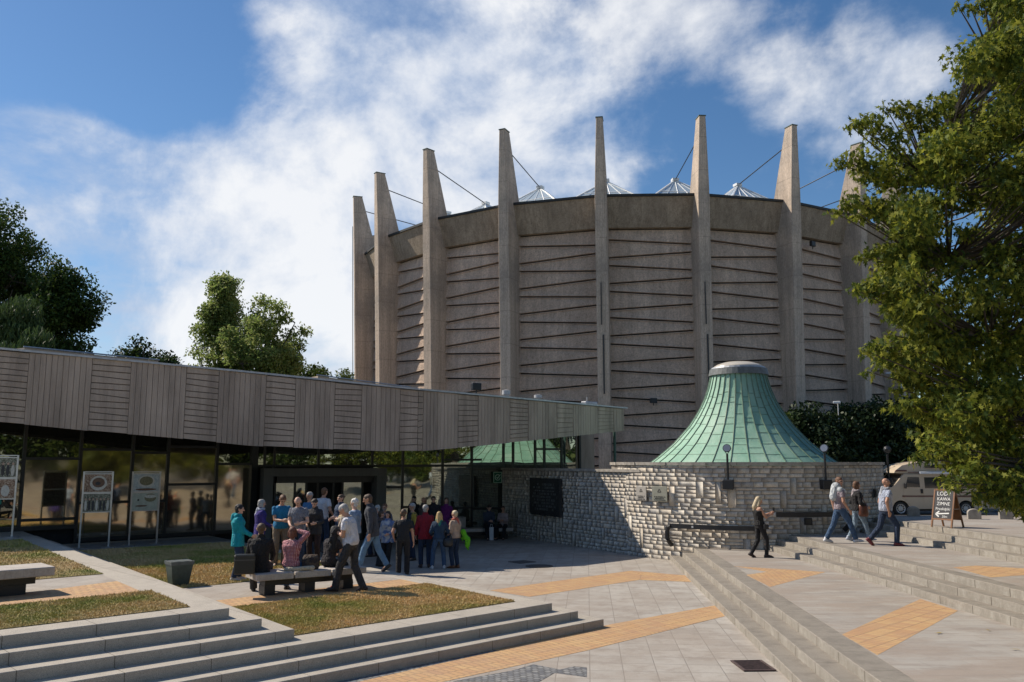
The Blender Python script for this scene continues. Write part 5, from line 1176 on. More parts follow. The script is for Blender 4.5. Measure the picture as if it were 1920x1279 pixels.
        for j,(o,l) in enumerate(((-.028,.065),(-.010,.075),(.010,.070),(.027,.055))):
            a0=wr[s_]+fdir*.088*k+across*o*k; a1=a0+fdir*l*.5*k+inward*.010*k; a2=a1+fdir*l*.42*k+inward*.028*k; capsule(bm,a0,a1,.0105*k,.0095*k,6); capsule(bm,a1,a2,.0095*k,.0085*k,6)
        sg_=-1 if across.y<0 else 1
        a0=wr[s_]+fdir*.03*k+across*(.03*k*sg_); a1=a0+fdir*.035*k+across*(.02*k*sg_)+inward*.012*k; capsule(bm,a0,a1,.012*k,.010*k,6); capsule(bm,a1,a1+fdir*.03*k+inward*.012*k,.010*k,.009*k,6)
    body=obj('body',bm,[SKIN[skin],M_LIP,M_EYE],root,world=False,recalc=True)
    PEND.append((body,vox*k*.85,2,dict(hc=hc,hr=hr,hf=hf,hup=hup,k=k)))
    # ---- top garment
    kind,cn,cc=top[0],top[1],top[2]; M=cloth(cn,*top[2:]) if len(top)>2 else CLOTH[cn]
    e=.016*k if kind in('tshirt','tank','shirt') else .026*k; hem={'tshirt':-.04,'shirt':-.05,'long':-.04,'jacket':-.16,'coat':-.34,'tank':-.02,'vest':-.08}[kind]
    bm=NB(); bx=belly*.08*k
    sec=[]
    if hem<-.1: sec.append((pel+Vector((0,0,hem*k)),rt*(.18*k+e),fw*(.125*k+e)))
    else: sec.append((pel+Vector((0,0,hem*k)),rt*(.166*k+e),fw*(.115*k+e)))
    sec+=[(pel+up*.03*k,rt*(.165*k+e),fw*(.114*k+e+bx)),(pel+up*.14*k,rt*((.14 if not women else .128)*k+e),fw*(.105*k+e+bx*1.3)),(pel+up*.27*k,(rt+r2)*.5*(.16*k+e),(fw+f2)*.5*(.115*k+e+bx*.5)),(pel+up*.38*k,r2*(.188*k+e),f2*(.124*k+e)+f2*(.012*k if women else 0)),(neck-up*.065*k,r2*(.168*k+e),f2*(.09*k+e)),(neck-up*.018*k,r2*(.085*k+e*.6),f2*(.068*k+e*.5))]
    if kind=='tank': sec=sec[:-2]+[(neck-up*.10*k,r2*.13*k,f2*.1*k)]
    loft(bm,sec)
    if kind in('jacket','coat'): loft(bm,[(neck-up*.03*k,r2*.085*k,f2*.08*k),(neck+up*.05*k,r2*.075*k,f2*.075*k)])
    if kind in ('tshirt','shirt') :
        for s_ in (-1,1): m_=sh[s_].lerp(elb[s_],.62); capsule(bm,sh[s_],sh[s_].lerp(elb[s_],.3),.058*k,.060*k); tube(bm,sh[s_].lerp(elb[s_],.15),m_,.060*k,.062*k,12)
    elif kind not in('tank','vest'):
        for s_ in (-1,1):
            capsule(bm,sh[s_],elb[s_],.054*k+e*.35,.048*k+e*.35); dd=(wr[s_]-elb[s_]); capsule(bm,elb[s_],elb[s_]+dd*.3,.048*k+e*.4,.044*k+e*.4); tube(bm,elb[s_],wr[s_]-dd*.04,.047*k+e*.4,.036*k+e*.4,12)
    tn={'tshirt':'t_shirt','shirt':'shirt','long':'sweater','jacket':'jacket','coat':'coat','tank':'tank_top','vest':'vest'}[kind]
    PEND.append((obj(tn,bm,M,root,world=False),vox*k,1,None))
    # ---- trousers
    bk,bn=bottom[0],bottom[1]; M=cloth(bn,*bottom[2:]); w={'trousers':.020,'jeans':.014,'slim':.007,'wide':.03,'skirt':.03}[bk]*k
    bm=NB(); loft(bm,[(pel-Vector((0,0,.10*k)),rt*.14*k,fw*.10*k),(pel-up*.02*k,rt*(.165*k+w*.5),fw*(.113*k+w*.5)),(pel+up*.09*k,rt*(.146*k+w*.4),fw*(.105*k+w*.4+bx))])
    for s_ in (-1,1):
        capsule(bm,hip[s_],knee[s_],th+w*.7,.060*k+w,12); q=ank[s_]+Vector((0,0,-.03*k)) if bk in('trousers','wide') else ank[s_]+Vector((0,0,.0)); 
        capsule(bm,knee[s_],knee[s_].lerp(ank[s_],.3),.060*k+w,.058*k+w*.9,12); tube(bm,knee[s_].lerp(ank[s_],.15),q,.060*k+w*.95,(.046*k+w*1.3),12)
    PEND.append((obj('jeans' if bk in('jeans','slim') and 'jean' in bn else 'trousers',bm,M,root,world=False),vox*k,1,None))
    # ---- shoes
    SM=simple('shoe_%.2f_%.2f_%.2f'%shoes,shoes,.5,.15,20)
    for s_ in (-1,1):
        bm=NB(); fd=Matrix.Rotation(R(fa[s_]),3,'Z')@Vector((0,1,0)); sd=Vector((fd.y,-fd.x,0)); tp=R(fpz[s_]); f3=(fd*math.cos(tp)+Vector((0,0,math.sin(tp)))); u3=(Vector((0,0,1))*math.cos(tp)-fd*math.sin(tp)); A=ank[s_]
        def P_(y,z): return A+f3*y*k+u3*z*k
        loft(bm,[(P_(-.075,-.05),sd*.030*k,u3*.030*k),(P_(-.03,-.035),sd*.042*k,u3*.050*k),(P_(.04,-.040),sd*.045*k,u3*.044*k),(P_(.11,-.055),sd*.050*k,u3*.030*k),(P_(.165,-.062),sd*.042*k,u3*.022*k),(P_(.195,-.066),sd*.02*k,u3*.014*k)],12)
        if fine: capsule(bm,P_(-.02,-.03),P_(-.02,.015),.042*k,.043*k)
        o=obj('shoe',bm,SM,root,world=False,smooth=True)
    # ---- hair
    hk,hcn=hair; HM=hair_mat(hcn,HAIR[hcn])
    if hk!='bald':
        bm=NB(); capsule(bm,hc+hup*.034*k-hf*.022*k,hc+hup*.040*k+hf*.006*k,.093*k,.083*k,14,.90,hr)
        capsule(bm,hc-hup*.01*k-hf*.035*k,hc-hup*.045*k-hf*.04*k,.072*k,.058*k,10,.95,hr)
        if hk=='bob':
            for s_ in (-1,1): capsule(bm,hc+hr*s_*.066*k+hup*.01*k-hf*.01*k,hc+hr*s_*.072*k-hup*.085*k-hf*.0*k,.032*k,.030*k)
            capsule(bm,hc-hup*.02*k-hf*.05*k,hc-hup*.085*k-hf*.045*k,.07*k,.06*k,10,1.,None)
        if hk=='long':
            for s_ in (-1,1): capsule(bm,hc+hr*s_*.064*k+hup*.01*k-hf*.01*k,hc+hr*s_*.085*k-hup*.16*k-hf*.03*k,.034*k,.035*k)
            capsule(bm,hc-hf*.05*k,hc-hup*.20*k-hf*.09*k,.075*k,.075*k,10); capsule(bm,hc-hup*.2*k-hf*.085*k,hc-hup*.29*k-hf*.095*k,.07*k,.035*k,10)
        if hk=='bun': capsule(bm,hc-hf*.10*k+hup*.05*k,hc-hf*.125*k+hup*.055*k,.04*k,.035*k)
        if hk=='curly':
            rg=random.Random(int(h*1000))
            for i in range(26):
                a=rg.uniform(0,6.28); z=rg.uniform(-.3,1); q=hc+hup*.03*k-hf*.02*k+(hr*math.cos(a)*.082+hf*math.sin(a)*.08)*k*math.sqrt(max(0,1-z*z))+hup*.085*k*z
                if (q-hc).dot(hf)>.055*k and z<.45: continue
                capsule(bm,q,q+hup*.004*k,.022*k,.020*k,6)
        PEND.append((obj('hair',bm,HM,root,world=False),vox*k*.9,1,None))
    else:
        if hcn!='none':
            bm=NB()
            for s_ in (-1,1): capsule(bm,hc+hr*s_*.072*k-hup*.005*k-hf*.02*k,hc+hr*s_*.05*k-hup*.02*k-hf*.075*k,.020*k,.026*k)
            capsule(bm,hc-hup*.02*k-hf*.085*k,hc-hup*.05*k-hf*.075*k,.035*k,.035*k); PEND.append((obj('hair',bm,HM,root,world=False),vox*k*.8,1,None))
    J=dict(root=root,k=k,sh=sh,elb=elb,wr=wr,neck=neck,pel=pel,hc=hc,hf=hf,hup=hup,hr=hr,up=up,r2=r2,f2=f2,rt=rt,fw=fw,h=h)
    if extra: extra(J)
    return J
def W(J,p):   # body-local point to world
    return Vector(J['root'].location)+Matrix.Rotation(J['root'].rotation_euler.z,3,'Z')@p
def scarf(name,c):
    def f(J):
        k=J['k']; bm=NB(); n=J['neck']; pts=[n+(J['r2']*math.cos(a)*.085+J['f2']*math.sin(a)*.085)*k+Vector((0,0,.015*k*math.sin(2*a))) for a in [2*math.pi*i/14 for i in range(15)]]
        for A,B in zip(pts[:-1],pts[1:]): capsule(bm,A,B,.034*k,.034*k,8)
        capsule(bm,n-J['f2']*.07*k,n-J['f2']*.12*k-Vector((0,0,.16*k)),.06*k,.05*k); PEND.append((obj('scarf',bm,cloth(name,c),J['root'],world=False),.014*k,1,None))
    return f
def glasses(J):
    k=J['k']; bm=NB()
    for s_ in (-1,1): c=J['hc']+J['hr']*s_*.03*k+J['hup']*.012*k+J['hf']*.098*k; capsule(bm,c-J['hr']*.012*k,c+J['hr']*.012*k,.013*k,.013*k,8)
    tube(bm,J['hc']-J['hr']*.08*k+J['hf']*.09*k+J['hup']*.014*k,J['hc']+J['hr']*.08*k+J['hf']*.09*k+J['hup']*.014*k,.003*k)
    obj('sunglasses',bm,M_EYE,J['root'],world=False)
def beard(c):
    def f(J):
        k=J['k']; bm=NB(); 
        for s_ in (-1,1): capsule(bm,J['hc']+J['hr']*s_*.055*k-J['hup']*.04*k+J['hf']*.03*k,J['hc']-J['hup']*.092*k+J['hf']*.075*k,.016*k,.020*k)
        PEND.append((obj('beard',bm,hair_mat('beard',c),J['root'],world=False),.011*k,1,None))
    return f
def both(*fs):
    def f(J):
        for x in fs: x(J)
    return f
def bag(name,loc,size,mat,label,cat='bag',strap=None,az=0.):
    t=empty(name,loc,label,cat); bm=NB(); w,d,h=size; loft(bm,[(Vector(loc)+Vector((0,0,-h/2)),Vector((w*.42,0,0)),Vector((0,d*.42,0))),(Vector(loc)+Vector((0,0,-h*.3)),Vector((w/2,0,0)),Vector((0,d/2,0))),(Vector(loc)+Vector((0,0,h*.25)),Vector((w*.46,0,0)),Vector((0,d*.42,0))),(Vector(loc)+Vector((0,0,h/2)),Vector((w*.36,0,0)),Vector((0,d*.2,0)))],14)
    bmesh.ops.rotate(bm,verts=bm.verts[:],matrix=Matrix.Rotation(az,3,'Z'),cent=loc); obj('bag_body',bm,mat,t,smooth=True)
    if strap:
        bm=NB(); polytube(bm,strap,.011,6); obj('strap',bm,mat,t)
    return t
def cloth_lump(name,pts,rad,mat,label,cat='garment',flat=.5):
    bm=NB(); 
    for A,B in zip(pts[:-1],pts[1:]): capsule(bm,A,B,rad,rad*.9,10)
    rg=random.Random(len(label)); 
    for A in pts:
        for _ in range(4):
            a=Vector(A)+Vector((rg.uniform(-1,1),rg.uniform(-1,1),rg.uniform(-1,1)))*rad*.7; b_=a+Vector((rg.uniform(-1,1),rg.uniform(-1,1),-1.2))*rad*.9; capsule(bm,a,b_,rad*.35,rad*.25,7)
    c=Vector(pts[0]); bmesh.ops.translate(bm,vec=-c,verts=bm.verts[:]); o=obj(name,bm,mat); o.location=c; tag(o,label,cat); PEND.append((o,.016,2,None)); return o
# -- placement: column u, row of the head top v, standing level z0, height h
def spot(u,v,z0,h):
    return None
def at_head(u,v,z0,h):
    h*=HS; p=g(u,v,z0+h); return Vector((p.x,p.y,z0))
def at_feet(u,v,z0): p=g(u,v,z0); return Vector((p.x,p.y,z0))
SIT={'pel':(0,0,.53),'fl':(-.13,.42,.085),'fr':(.13,.42,.085),'khint':(0,.5,1)}
def sit(zs,**kw):   # zs: seat height above the ground at 1.75 m scale
    d=dict(pel=(0,-.02,zs+.095),fl=(-.13,.46,.085),fr=(.13,.46,.085),khint=(0,.4,1)); d.update(kw); return d
STR=dict(fl=(-.10,.30,.085),fr=(.10,-.32,.14),flp=8,frp=-35)
black=('trousers','black_cloth',(.014,.014,.017)); jeans=('jeans','blue_jean',(.05,.10,.19)); djeans=('jeans','dark_jean',(.022,.04,.085))
WALK=dict(pel=(0,0,.90))
G_='visitors gathered in front of the entrance'
# --- terrace, round the bench
J=person('woman in a turquoise hooded jacket standing with folded hands beside the bench',at_feet(440,1090,.45)+Vector((0,.1,0)),1.66,-78,dict(hl=(-.04,.30,1.0),hr=(.05,.32,1.02),hyaw=6,lean=-1,fl=(-.09,.04,.085),fr=(.09,-.05,.085)),('jacket','turquoise_jacket',(.0,.30,.36)),djeans,(.45,.42,.38),('curly','black'),women=True,group=G_)
k=J['k']; bm=NB(); capsule(bm,J['neck']-J['f2']*.09*k+Vector((0,0,.0)),J['neck']-J['f2']*.12*k-Vector((0,0,.07*k)),.075*k,.06*k,10); capsule(bm,J['neck']-J['r2']*.07*k,J['neck']+J['r2']*.07*k-J['f2']*.03*k,.06*k,.06*k); PEND.append((obj('hood',bm,CLOTH['turquoise_jacket'],J['root'],world=False),.013,1,None))
person('grey haired woman in a violet blue coat with a pale scarf',at_head(489,935,.45,1.64),1.64,-60,dict(hl=(-.1,.28,1.02),hr=(.12,.28,1.0)),('coat','violet_coat',(.045,.03,.21)),black,(.03,.03,.03),('bob','grey'),women=True,group=G_,extra=scarf('pale_scarf',(.5,.52,.6)))
Jb=person('man in a blue T-shirt and khaki trousers reading a slip of paper',at_head(528,924,.45,1.80),1.80,-150,dict(hl=(-.10,.34,1.12),hr=(.06,.36,1.10),hpitch=32,lean=6),('tshirt','blue_tshirt',(.008,.17,.36)),('trousers','khaki_cloth',(.20,.15,.105)),(.05,.04,.03),('short','ginger'),skin=1,group=G_,belly=.5)
w0=W(Jb,(Jb['wr'][-1]+Jb['wr'][1])/2+Vector((0,.10,.03))); bm=NB(); box(bm,w0,.10,.15,.003,.4); o=obj('paper_slip',bm,simple('paper',(.75,.75,.73),.7,.03)); tag(o,'white slip of paper held by the man in the blue T-shirt','paper')
person('bald man in a dark checked short sleeved shirt looking down',at_head(562,927,.45,1.78),1.78,175,dict(hl=(-.14,.30,1.08),hr=(.10,.32,1.04),hpitch=35,lean=4),('shirt','navy_check',(.40,.42,.46),'check',(.025,.03,.07),14),djeans,(.04,.03,.03),('bald','none'),skin=0,group=G_,belly=.4)
person('dark haired woman in an open black jacket over a red top',at_head(592,933,.45,1.66),1.66,172,dict(hl=(-.13,.28,1.08),hr=(.12,.30,1.05),hpitch=20,lean=3),('jacket','charcoal_jacket',(.035,.035,.04)),('trousers','brown_cloth',(.035,.018,.018)),(.03,.02,.02),('curly','dark'),women=True,group=G_)
person('man in dark clothes half hidden behind the blue T-shirt, shading his eyes',at_head(540,915,0.,1.76)+Vector((0,0,.0)),1.76,-110,dict(hr=(.16,.24,1.66),hl=(-.2,.15,.95)),('jacket','navy_jacket',(.02,.025,.05)),black,(.03,.03,.03),('short','dark'),group=G_,vox=.015)
person('grey haired man in a blue shirt behind the bald man',at_head(573,921,.45,1.78)+Vector((0,.6,0)),1.76,150,dict(),('shirt','blue_shirt',(.05,.16,.34)),djeans,(.03,.03,.03),('short','grey'),group=G_,vox=.015,skin=1)
person('tall man in a white shirt seen from behind in front of the doors',at_head(606,913,.45,1.86),1.86,-25,dict(hl=(-.15,.25,1.05),hr=(.22,.18,1.0),hpitch=15),('shirt','white_shirt',(.62,.63,.68)),djeans,(.04,.03,.03),('short','ginger'),group=G_,skin=1)
person('woman with pinned up hair in a denim jacket over a striped top',at_head(641,926,.45,1.70),1.70,140,dict(hl=(-.12,.26,1.1),hr=(.16,.24,1.05)),('jacket','denim_jacket',(.035,.06,.12)),djeans,(.04,.03,.03),('bun','brown'),women=True,group=G_)
person('white haired man behind the walking man',at_head(667,933,.45,1.72),1.72,70,dict(),('shirt','pale_blue_shirt',(.30,.40,.55)),djeans,(.03,.03,.03),('curly','white'),group=G_,vox=.014)
person('tall short haired man in a grey jacket and light jeans, in mid stride',at_head(690,925,.45,1.84)+Vector((.1,.3,0)),1.84,95,dict(lean=10,hpitch=12,**STR),('jacket','slate_jacket',(.055,.06,.075)),('jeans','light_jean',(.13,.24,.38)),(.03,.03,.03),('short','brown'),group=G_,skin=1)
# seated on the bench, backs to the camera
sb=A0; 
def onbench(u,side=0.): 
    q=hitl(u,A0+Vector((0,0,0)),ad); return Vector((q.x,q.y,.45))+an*(side)
person('person in a black hooded jacket sitting on the bench, seen from behind',onbench(500,.05),1.78,12,sit(.46,lean=6,hl=(-.2,.36,.62),hr=(.2,.36,.62)),('jacket','black_jacket',(.013,.012,.013)),('trousers','grey_cloth',(.05,.045,.04)),(.03,.03,.03),('short','brown'),group=G_)
person('woman in a pink checked shirt sitting on the bench, hand on her head',onbench(556,-.02),1.62,-12,sit(.50,lean=2,hr=(.12,.02,1.30),hl=(-.16,.30,.66),hyaw=25,eh=(.6,-.1,.5),fl=(-.30,.40,.085)),('long','pink_check',(.62,.36,.38),'check',(.30,.07,.10),11),('jeans','blue_jean',(.05,.10,.19)),(.04,.03,.03),('bob','red'),women=True,group=G_,skin=1)
person('dark haired woman in a black top sitting bent forward at the bench right end',onbench(628,.1),1.60,-28,sit(.50,lean=16,hl=(-.1,.42,.7),hr=(.2,.40,.72),hpitch=12),('shirt','black_top',(.022,.018,.022)),('trousers','black_cloth',(.014,.014,.017)),(.04,.03,.03),('bob','black'),women=True,group=G_,skin=1)
person('fair haired woman in white trousers and red shoes behind the walking man',Vector((g(645,1102,.45).x,g(645,1102,.45).y+.1,.45)),1.50,70,dict(lean=14,hl=(-.05,.22,1.6),hr=(.07,.22,1.6),fl=(-.1,.12,.085),fr=(.1,-.08,.085)),('long','beige_knit',(.45,.38,.30)),('wide','white_cloth',(.62,.58,.54)),(.38,.05,.03),('bun','blond'),women=True,group=G_)
Jw=person('man in a white T-shirt walking left past the bench, dark jacket over his arm',at_feet(656,1110,.45)+Vector((0,0,0)),1.80,80,dict(pel=(0,0,.92),lean=9,hpitch=34,fl=(-.09,.28,.085),fr=(.09,-.24,.10),flp=4,frp=-14,hl=(-.06,.30,1.16),hr=(.10,.28,1.15),eh=(0,-.7,-.5)),('tshirt','white_tshirt',(.66,.66,.72)),('trousers','graphite_cloth',(.04,.04,.045)),(.025,.022,.022),('short','grey'),skin=1,group=G_,belly=.35)
q=[W(Jw,Jw['wr'][-1]+Vector((-.02,.0,.03))),W(Jw,Jw['wr'][-1]+Vector((-.06,.02,-.14))),W(Jw,Jw['wr'][-1]+Vector((-.06,.03,-.36)))]; cloth_lump('carried_jacket',q,.085,cloth('black_jacket2',(.018,.018,.022)),'dark jacket hanging over the forearm of the walking man in white')
# bags on the bench
q=onbench(468,-.12)+Vector((0,0,.455)); t=empty('black_crate',q,'square black box bag at the left end of the long bench','bag'); bm=NB(); box(bm,q,.40,.28,.38,R(15)); bevel(bm,.02); obj('case_body',bm,simple('black_vinyl',(.012,.013,.012),.4),t); bm=NB(); box(bm,q+Vector((0,0,.27)),.41,.29,.02,R(15)); obj('zip_band',bm,simple('zip_grey',(.07,.07,.07),.5),t)
q=onbench(589,-.08)+Vector((0,0,.455+.14)); bag('brown_bag',q,(.38,.26,.30),cloth('brown_bag_cloth',(.10,.07,.05),'patch',(.04,.03,.03),20),'brown patterned cloth bag standing on the bench between the sitting women',az=.4)
q=onbench(562,-.27)+Vector((0,0,.455+.03)); bm=NB()
cloth_lump('folded_cloth',[q+Vector((-.26,.02,.0)),q+Vector((0,0,.01)),q+Vector((.28,.06,.03))],.05,cloth('cream_cloth',(.50,.44,.34)),'crumpled cream cloth lying on the bench behind the pink shirt')
# --- lower plaza group
def P0(label,u,v,h,face,**kw): return person(label,at_head(u,v,0.,h),h,face,kw.pop('pose',{}),group=G_,vox=kw.pop('vox',.0135),**kw)
P0('white haired person in a light top at the back of the crowd',697,944,1.68,90,top=('shirt','pale_grey_shirt',(.42,.42,.45)),bottom=djeans,hair=('curly','white'))
P0('white haired woman in a pale blue blouse half hidden by the crowd',709,946,1.64,100,top=('shirt','sky_blouse',(.30,.42,.60)),bottom=black,hair=('curly','white'),women=True)
P0('woman in a brown and grey patterned jacket with short brown hair',713,957,1.60,-60,top=('jacket','brown_patch',(.13,.09,.075),'patch',(.05,.045,.045),16),bottom=('trousers','grey_cloth2',(.06,.055,.055)),hair=('short','brown'),women=True,pose=dict(hl=(-.1,.28,1.0),hr=(.1,.26,.98)))
P0('bearded man with a white beard behind the women',722,943,1.74,170,top=('shirt','navy_check2',(.25,.26,.32),'check',(.03,.03,.07),14),bottom=djeans,hair=('short','ginger'),extra=beard((.30,.28,.26)),skin=1)
P0('woman in a white and blue flowered cardigan walking towards the camera',728,957,1.63,168,top=('jacket','white_cardigan',(.50,.52,.56),'patch',(.12,.20,.42),9),bottom=black,shoes=(.30,.16,.08),hair=('bob','dark'),women=True,pose=dict(hl=(-.12,.26,1.05),hr=(.25,.1,.85),fl=(-.07,.2,.085),fr=(.07,-.15,.1)))
person('man in a black shirt and black trousers seen from behind, at the terrace kerb',at_head(757,953,0.,1.76),1.76,6,dict(hl=(-.25,.12,.95),hr=(.28,.05,.84)),('shirt','black_shirt',(.018,.02,.024)),black,(.02,.02,.02),('short','brown'),skin=1,group=G_,belly=.3)
P0('grey haired man in a dark and yellow top behind the man in black',775,942,1.76,120,top=('long','navy_yellow',(.03,.035,.05),'patch',(.5,.35,.05),6),bottom=djeans,hair=('short','grey'),skin=1)
P0('dark haired person in black by the glass front',777,929,1.78,150,top=('jacket','black_jacket3',(.016,.016,.018)),bottom=black,hair=('short','black'),vox=.015)
P0('bald man in a brown jacket deep in the shade behind the red jacket',793,931,1.78,-60,top=('jacket','taupe_jacket',(.10,.075,.07)),bottom=djeans,hair=('bald','none'),skin=1,vox=.015)
P0('man in a dark suit with a pale shirt and glasses facing the camera',813,929,1.82,176,top=('jacket','suit_jacket',(.018,.018,.028)),bottom=black,hair=('short','dark'),vox=.014,extra=glasses)
P0('smiling woman in a purple open coat by the glass front',837,932,1.76,178,top=('coat','purple_coat',(.13,.01,.13)),bottom=djeans,hair=('bob','brown'),women=True,vox=.014,pose=dict(hr=(.2,.22,1.0),hl=(-.2,.2,1.0)))
P0('grey haired man in a red and black jacket seen from behind',798,945,1.80,12,top=('jacket','red_jacket',(.24,.008,.022)),bottom=djeans,shoes=(.05,.03,.025),hair=('short','grey'),pose=dict(hyaw=-35,hl=(-.25,.1,.88),hr=(.1,.3,1.0)),belly=.3)
Jd=person('woman with long curly blond hair in a dark blue blouse and jeans, seen from behind',at_feet(822,1068,0.)+Vector((0,.1,0)),1.64,10,dict(fl=(-.20,.02,.085),fr=(.17,.02,.085),pel=(0,0,.92),hl=(-.2,.22,1.0),hr=(.22,.2,1.02),hyaw=-12),('long','navy_blouse',(.02,.05,.10)),jeans,(.55,.57,.6),('long','blond'),women=True,group=G_,extra=scarf('green_scarf',(.03,.25,.17)))
q=W(Jd,Vector((.26,-.10,.78))); bag('shoulder_bag',q,(.30,.14,.26),simple('black_leather',(.02,.018,.018),.35),'black leather shoulder bag at the hip of the blond woman in dark blue',strap=[q+Vector((-.12,0,.1)),W(Jd,Jd['sh'][1]+Vector((-.02,-.06,.06))),W(Jd,Jd['sh'][1]+Vector((0,.05,.05))),q+Vector((.12,0,.1))])
Jg=person('woman with short pale hair in beige sweater, jeans and brown boots, right of the group',at_feet(853,1066,0.)+Vector((0,.08,0)),1.64,55,dict(hl=(-.1,.26,1.05),hr=(.12,.24,1.02),fl=(-.09,.03,.085),fr=(.08,-.03,.085)),('long','beige_sweater',(.46,.34,.26)),djeans,(.16,.065,.03),('short','pale'),women=True,group=G_,extra=scarf('coral_scarf',(.42,.10,.07)))
q=W(Jg,Vector((.17,-.16,.96))); cloth_lump('green_jacket',[q+Vector((0,0,.1)),q+Vector((.06,-.02,-.05)),q+Vector((.14,-.03,-.12)),q+Vector((.13,-.02,-.30))],.085,cloth('neon_green',(.12,.48,.01)),'neon green jacket hanging from the beige sweater woman')
def farseat(u): 
    q=hitl(u,FBp,fb_d); return Vector((q.x,q.y,0))
J=person('man in a grey blue jacket sitting on the far bench beside the woman',farseat(917)+Vector((-.02,-.1,0)),1.80,-165,sit(.44,lean=14,hl=(-.05,.42,.72),hr=(.05,.42,.70),hpitch=18),('jacket','slate_blue_jacket',(.05,.065,.10)),black,(.05,.05,.05),('short','dark'),vox=.014,group='couple on the far bench')
q=W(J,Vector((-.02,.50,.0))); t=empty('white_shopping_bag',q,'tall narrow white bag standing between the feet of the sitting man','bag'); bm=NB(); box(bm,q+Vector((0,-.05,0)),.17,.10,.52,.2); bevel(bm,.01); obj('bag_body',bm,simple('white_paper_bag',(.62,.64,.68),.6,.05),t); bm=NB(); polytube(bm,[q+Vector((-.05,-.05,.52)),q+Vector((-.03,-.05,.64)),q+Vector((.03,-.05,.64)),q+Vector((.05,-.05,.52))],.006,5); obj('bag_handle',bm,M_WHT,t)
person('woman in a pale cardigan sitting at the end of the far bench',farseat(942)+Vector((.05,-.12,0)),1.66,165,sit(.47,lean=8,hl=(-.1,.36,.78),hr=(.08,.38,.76),hyaw=15),('long','pale_cardigan',(.42,.33,.32)),black,(.03,.03,.03),('bun','dark'),women=True,vox=.014,group='couple on the far bench',skin=1)
# --- right hand flights
Jk=person('blond woman all in black with bare arms walking on the first landing, holding a phone',at_feet(1427,1046,.45)+Vector((0,.05,0)),1.68,-80,dict(pel=(0,0,.92),fl=(-.05,-.25,.12),flp=-25,fr=(.06,.16,.085),lean=-3,hl=(-.06,.34,1.22),hr=(.05,.34,1.2),hpitch=14,eh=(0,-.6,-.8)),('tank','black_tank',(.012,.012,.013)),('slim','black_slim',(.012,.012,.014)),(.025,.022,.022),('long','pale'),skin=1,women=True)
q=W(Jk,Vector((.20,.10,.86))); t=empty('camera_bag',q,'small black camera hanging at the hip of the blond woman in black','camera'); bm=NB(); box(bm,q-Vector((0,0,.06)),.15,.10,.13,R(10)); bevel(bm,.015); obj('camera_body',bm,M_BLK,t); bm=NB(); tube(bm,q+Vector((.06,0,0)),q+Vector((.13,-.01,0)),.035,None,10); obj('camera_lens',bm,M_STEEL,t); bm=NB(); polytube(bm,[q+Vector((0,0,.05)),W(Jk,Jk['sh'][-1]+Vector((.04,0,.04)))],.008,5); obj('strap',bm,M_BLK,t)
q=W(Jk,(Jk['wr'][-1]+Jk['wr'][1])/2+Vector((0,.12,.03))); bm=NB(); box(bm,q,.075,.012,.15,.6); o=obj('mobile_phone',bm,M_BLK); tag(o,'dark phone held up by the blond woman in black','phone')
def sweater_over(J):
    k=J['k']; bm=NB(); n=J['neck']; capsule(bm,J['sh'][-1]+Vector((.02,-.03,.02))*k,J['sh'][1]+Vector((-.02,-.03,.02))*k,.075*k,.075*k,10); capsule(bm,n-J['f2']*.08*k,n-J['f2']*.16*k-Vector((0,0,.26*k)),.13*k,.11*k)
    for s_ in (-1,1): capsule(bm,J['sh'][s_]+J['f2']*.05*k,n+J['f2']*.13*k-Vector((0,0,.14*k)),.05*k,.045*k)
    PEND.append((obj('draped_sweater',bm,cloth('pale_fleece',(.55,.58,.60)),J['root'],world=False),.014*k,2,None))
person('youth in jeans and white trainers, pale sweater round the shoulders, looking at the camera',at_feet(1579,1019,.9)+Vector((0,.05,0)),1.80,-88,dict(pel=(0,0,.90),fl=(-.08,-.36,.10),flp=-8,fr=(.09,.36,.085),frp=6,hyaw=-62,hl=(-.22,-.05,.84),hr=(.24,.14,.86)),('tshirt','mauve_tshirt',(.28,.23,.26)),jeans,(.62,.62,.64),('short','ginger'),skin=1,extra=sweater_over)
Jr=person('woman in a black jacket and light jeans walking between the youth and the bald man',at_feet(1616,1017,.9)+Vector((.05,.35,0)),1.66,-85,dict(pel=(0,0,.91),fl=(-.06,-.26,.11),flp=-10,fr=(.07,.30,.085),frp=6,hl=(-.18,.15,.95),hr=(.18,.22,.98)),('long','black_knit',(.016,.015,.017)),('slim','pale_jean',(.22,.30,.38)),(.40,.44,.52),('bob','ginger'),women=True,skin=1,extra=scarf('grey_scarf',(.40,.35,.36)))
q=W(Jr,Vector((.18,.10,.88))); bag('brown_handbag',q,(.28,.20,.36),simple('brown_leather',(.13,.045,.025),.4,.4,10),'brown leather handbag carried by the woman in the black jacket',strap=[q+Vector((-.08,0,.15)),W(Jr,Jr['sh'][1]+Vector((0,0,.05))),q+Vector((.08,0,.15))])
person('bald man in pale blue striped shirt, light scarf and dark jeans, striding right',at_feet(1666,1024,.9)+Vector((.0,.05,0)),1.80,-86,dict(pel=(0,0,.89),fl=(-.07,-.42,.16),flp=-42,fr=(.08,.20,.085),frp=0,lean=4,hl=(-.22,.12,.86),hr=(.24,-.04,.86)),('tshirt','striped_polo',(.36,.42,.55),'stripe',(.46,.48,.56),22),djeans,(.16,.025,.035),('bald','none'),skin=1,belly=.35,extra=both(scarf('light_scarf',(.45,.47,.52)),glasses))
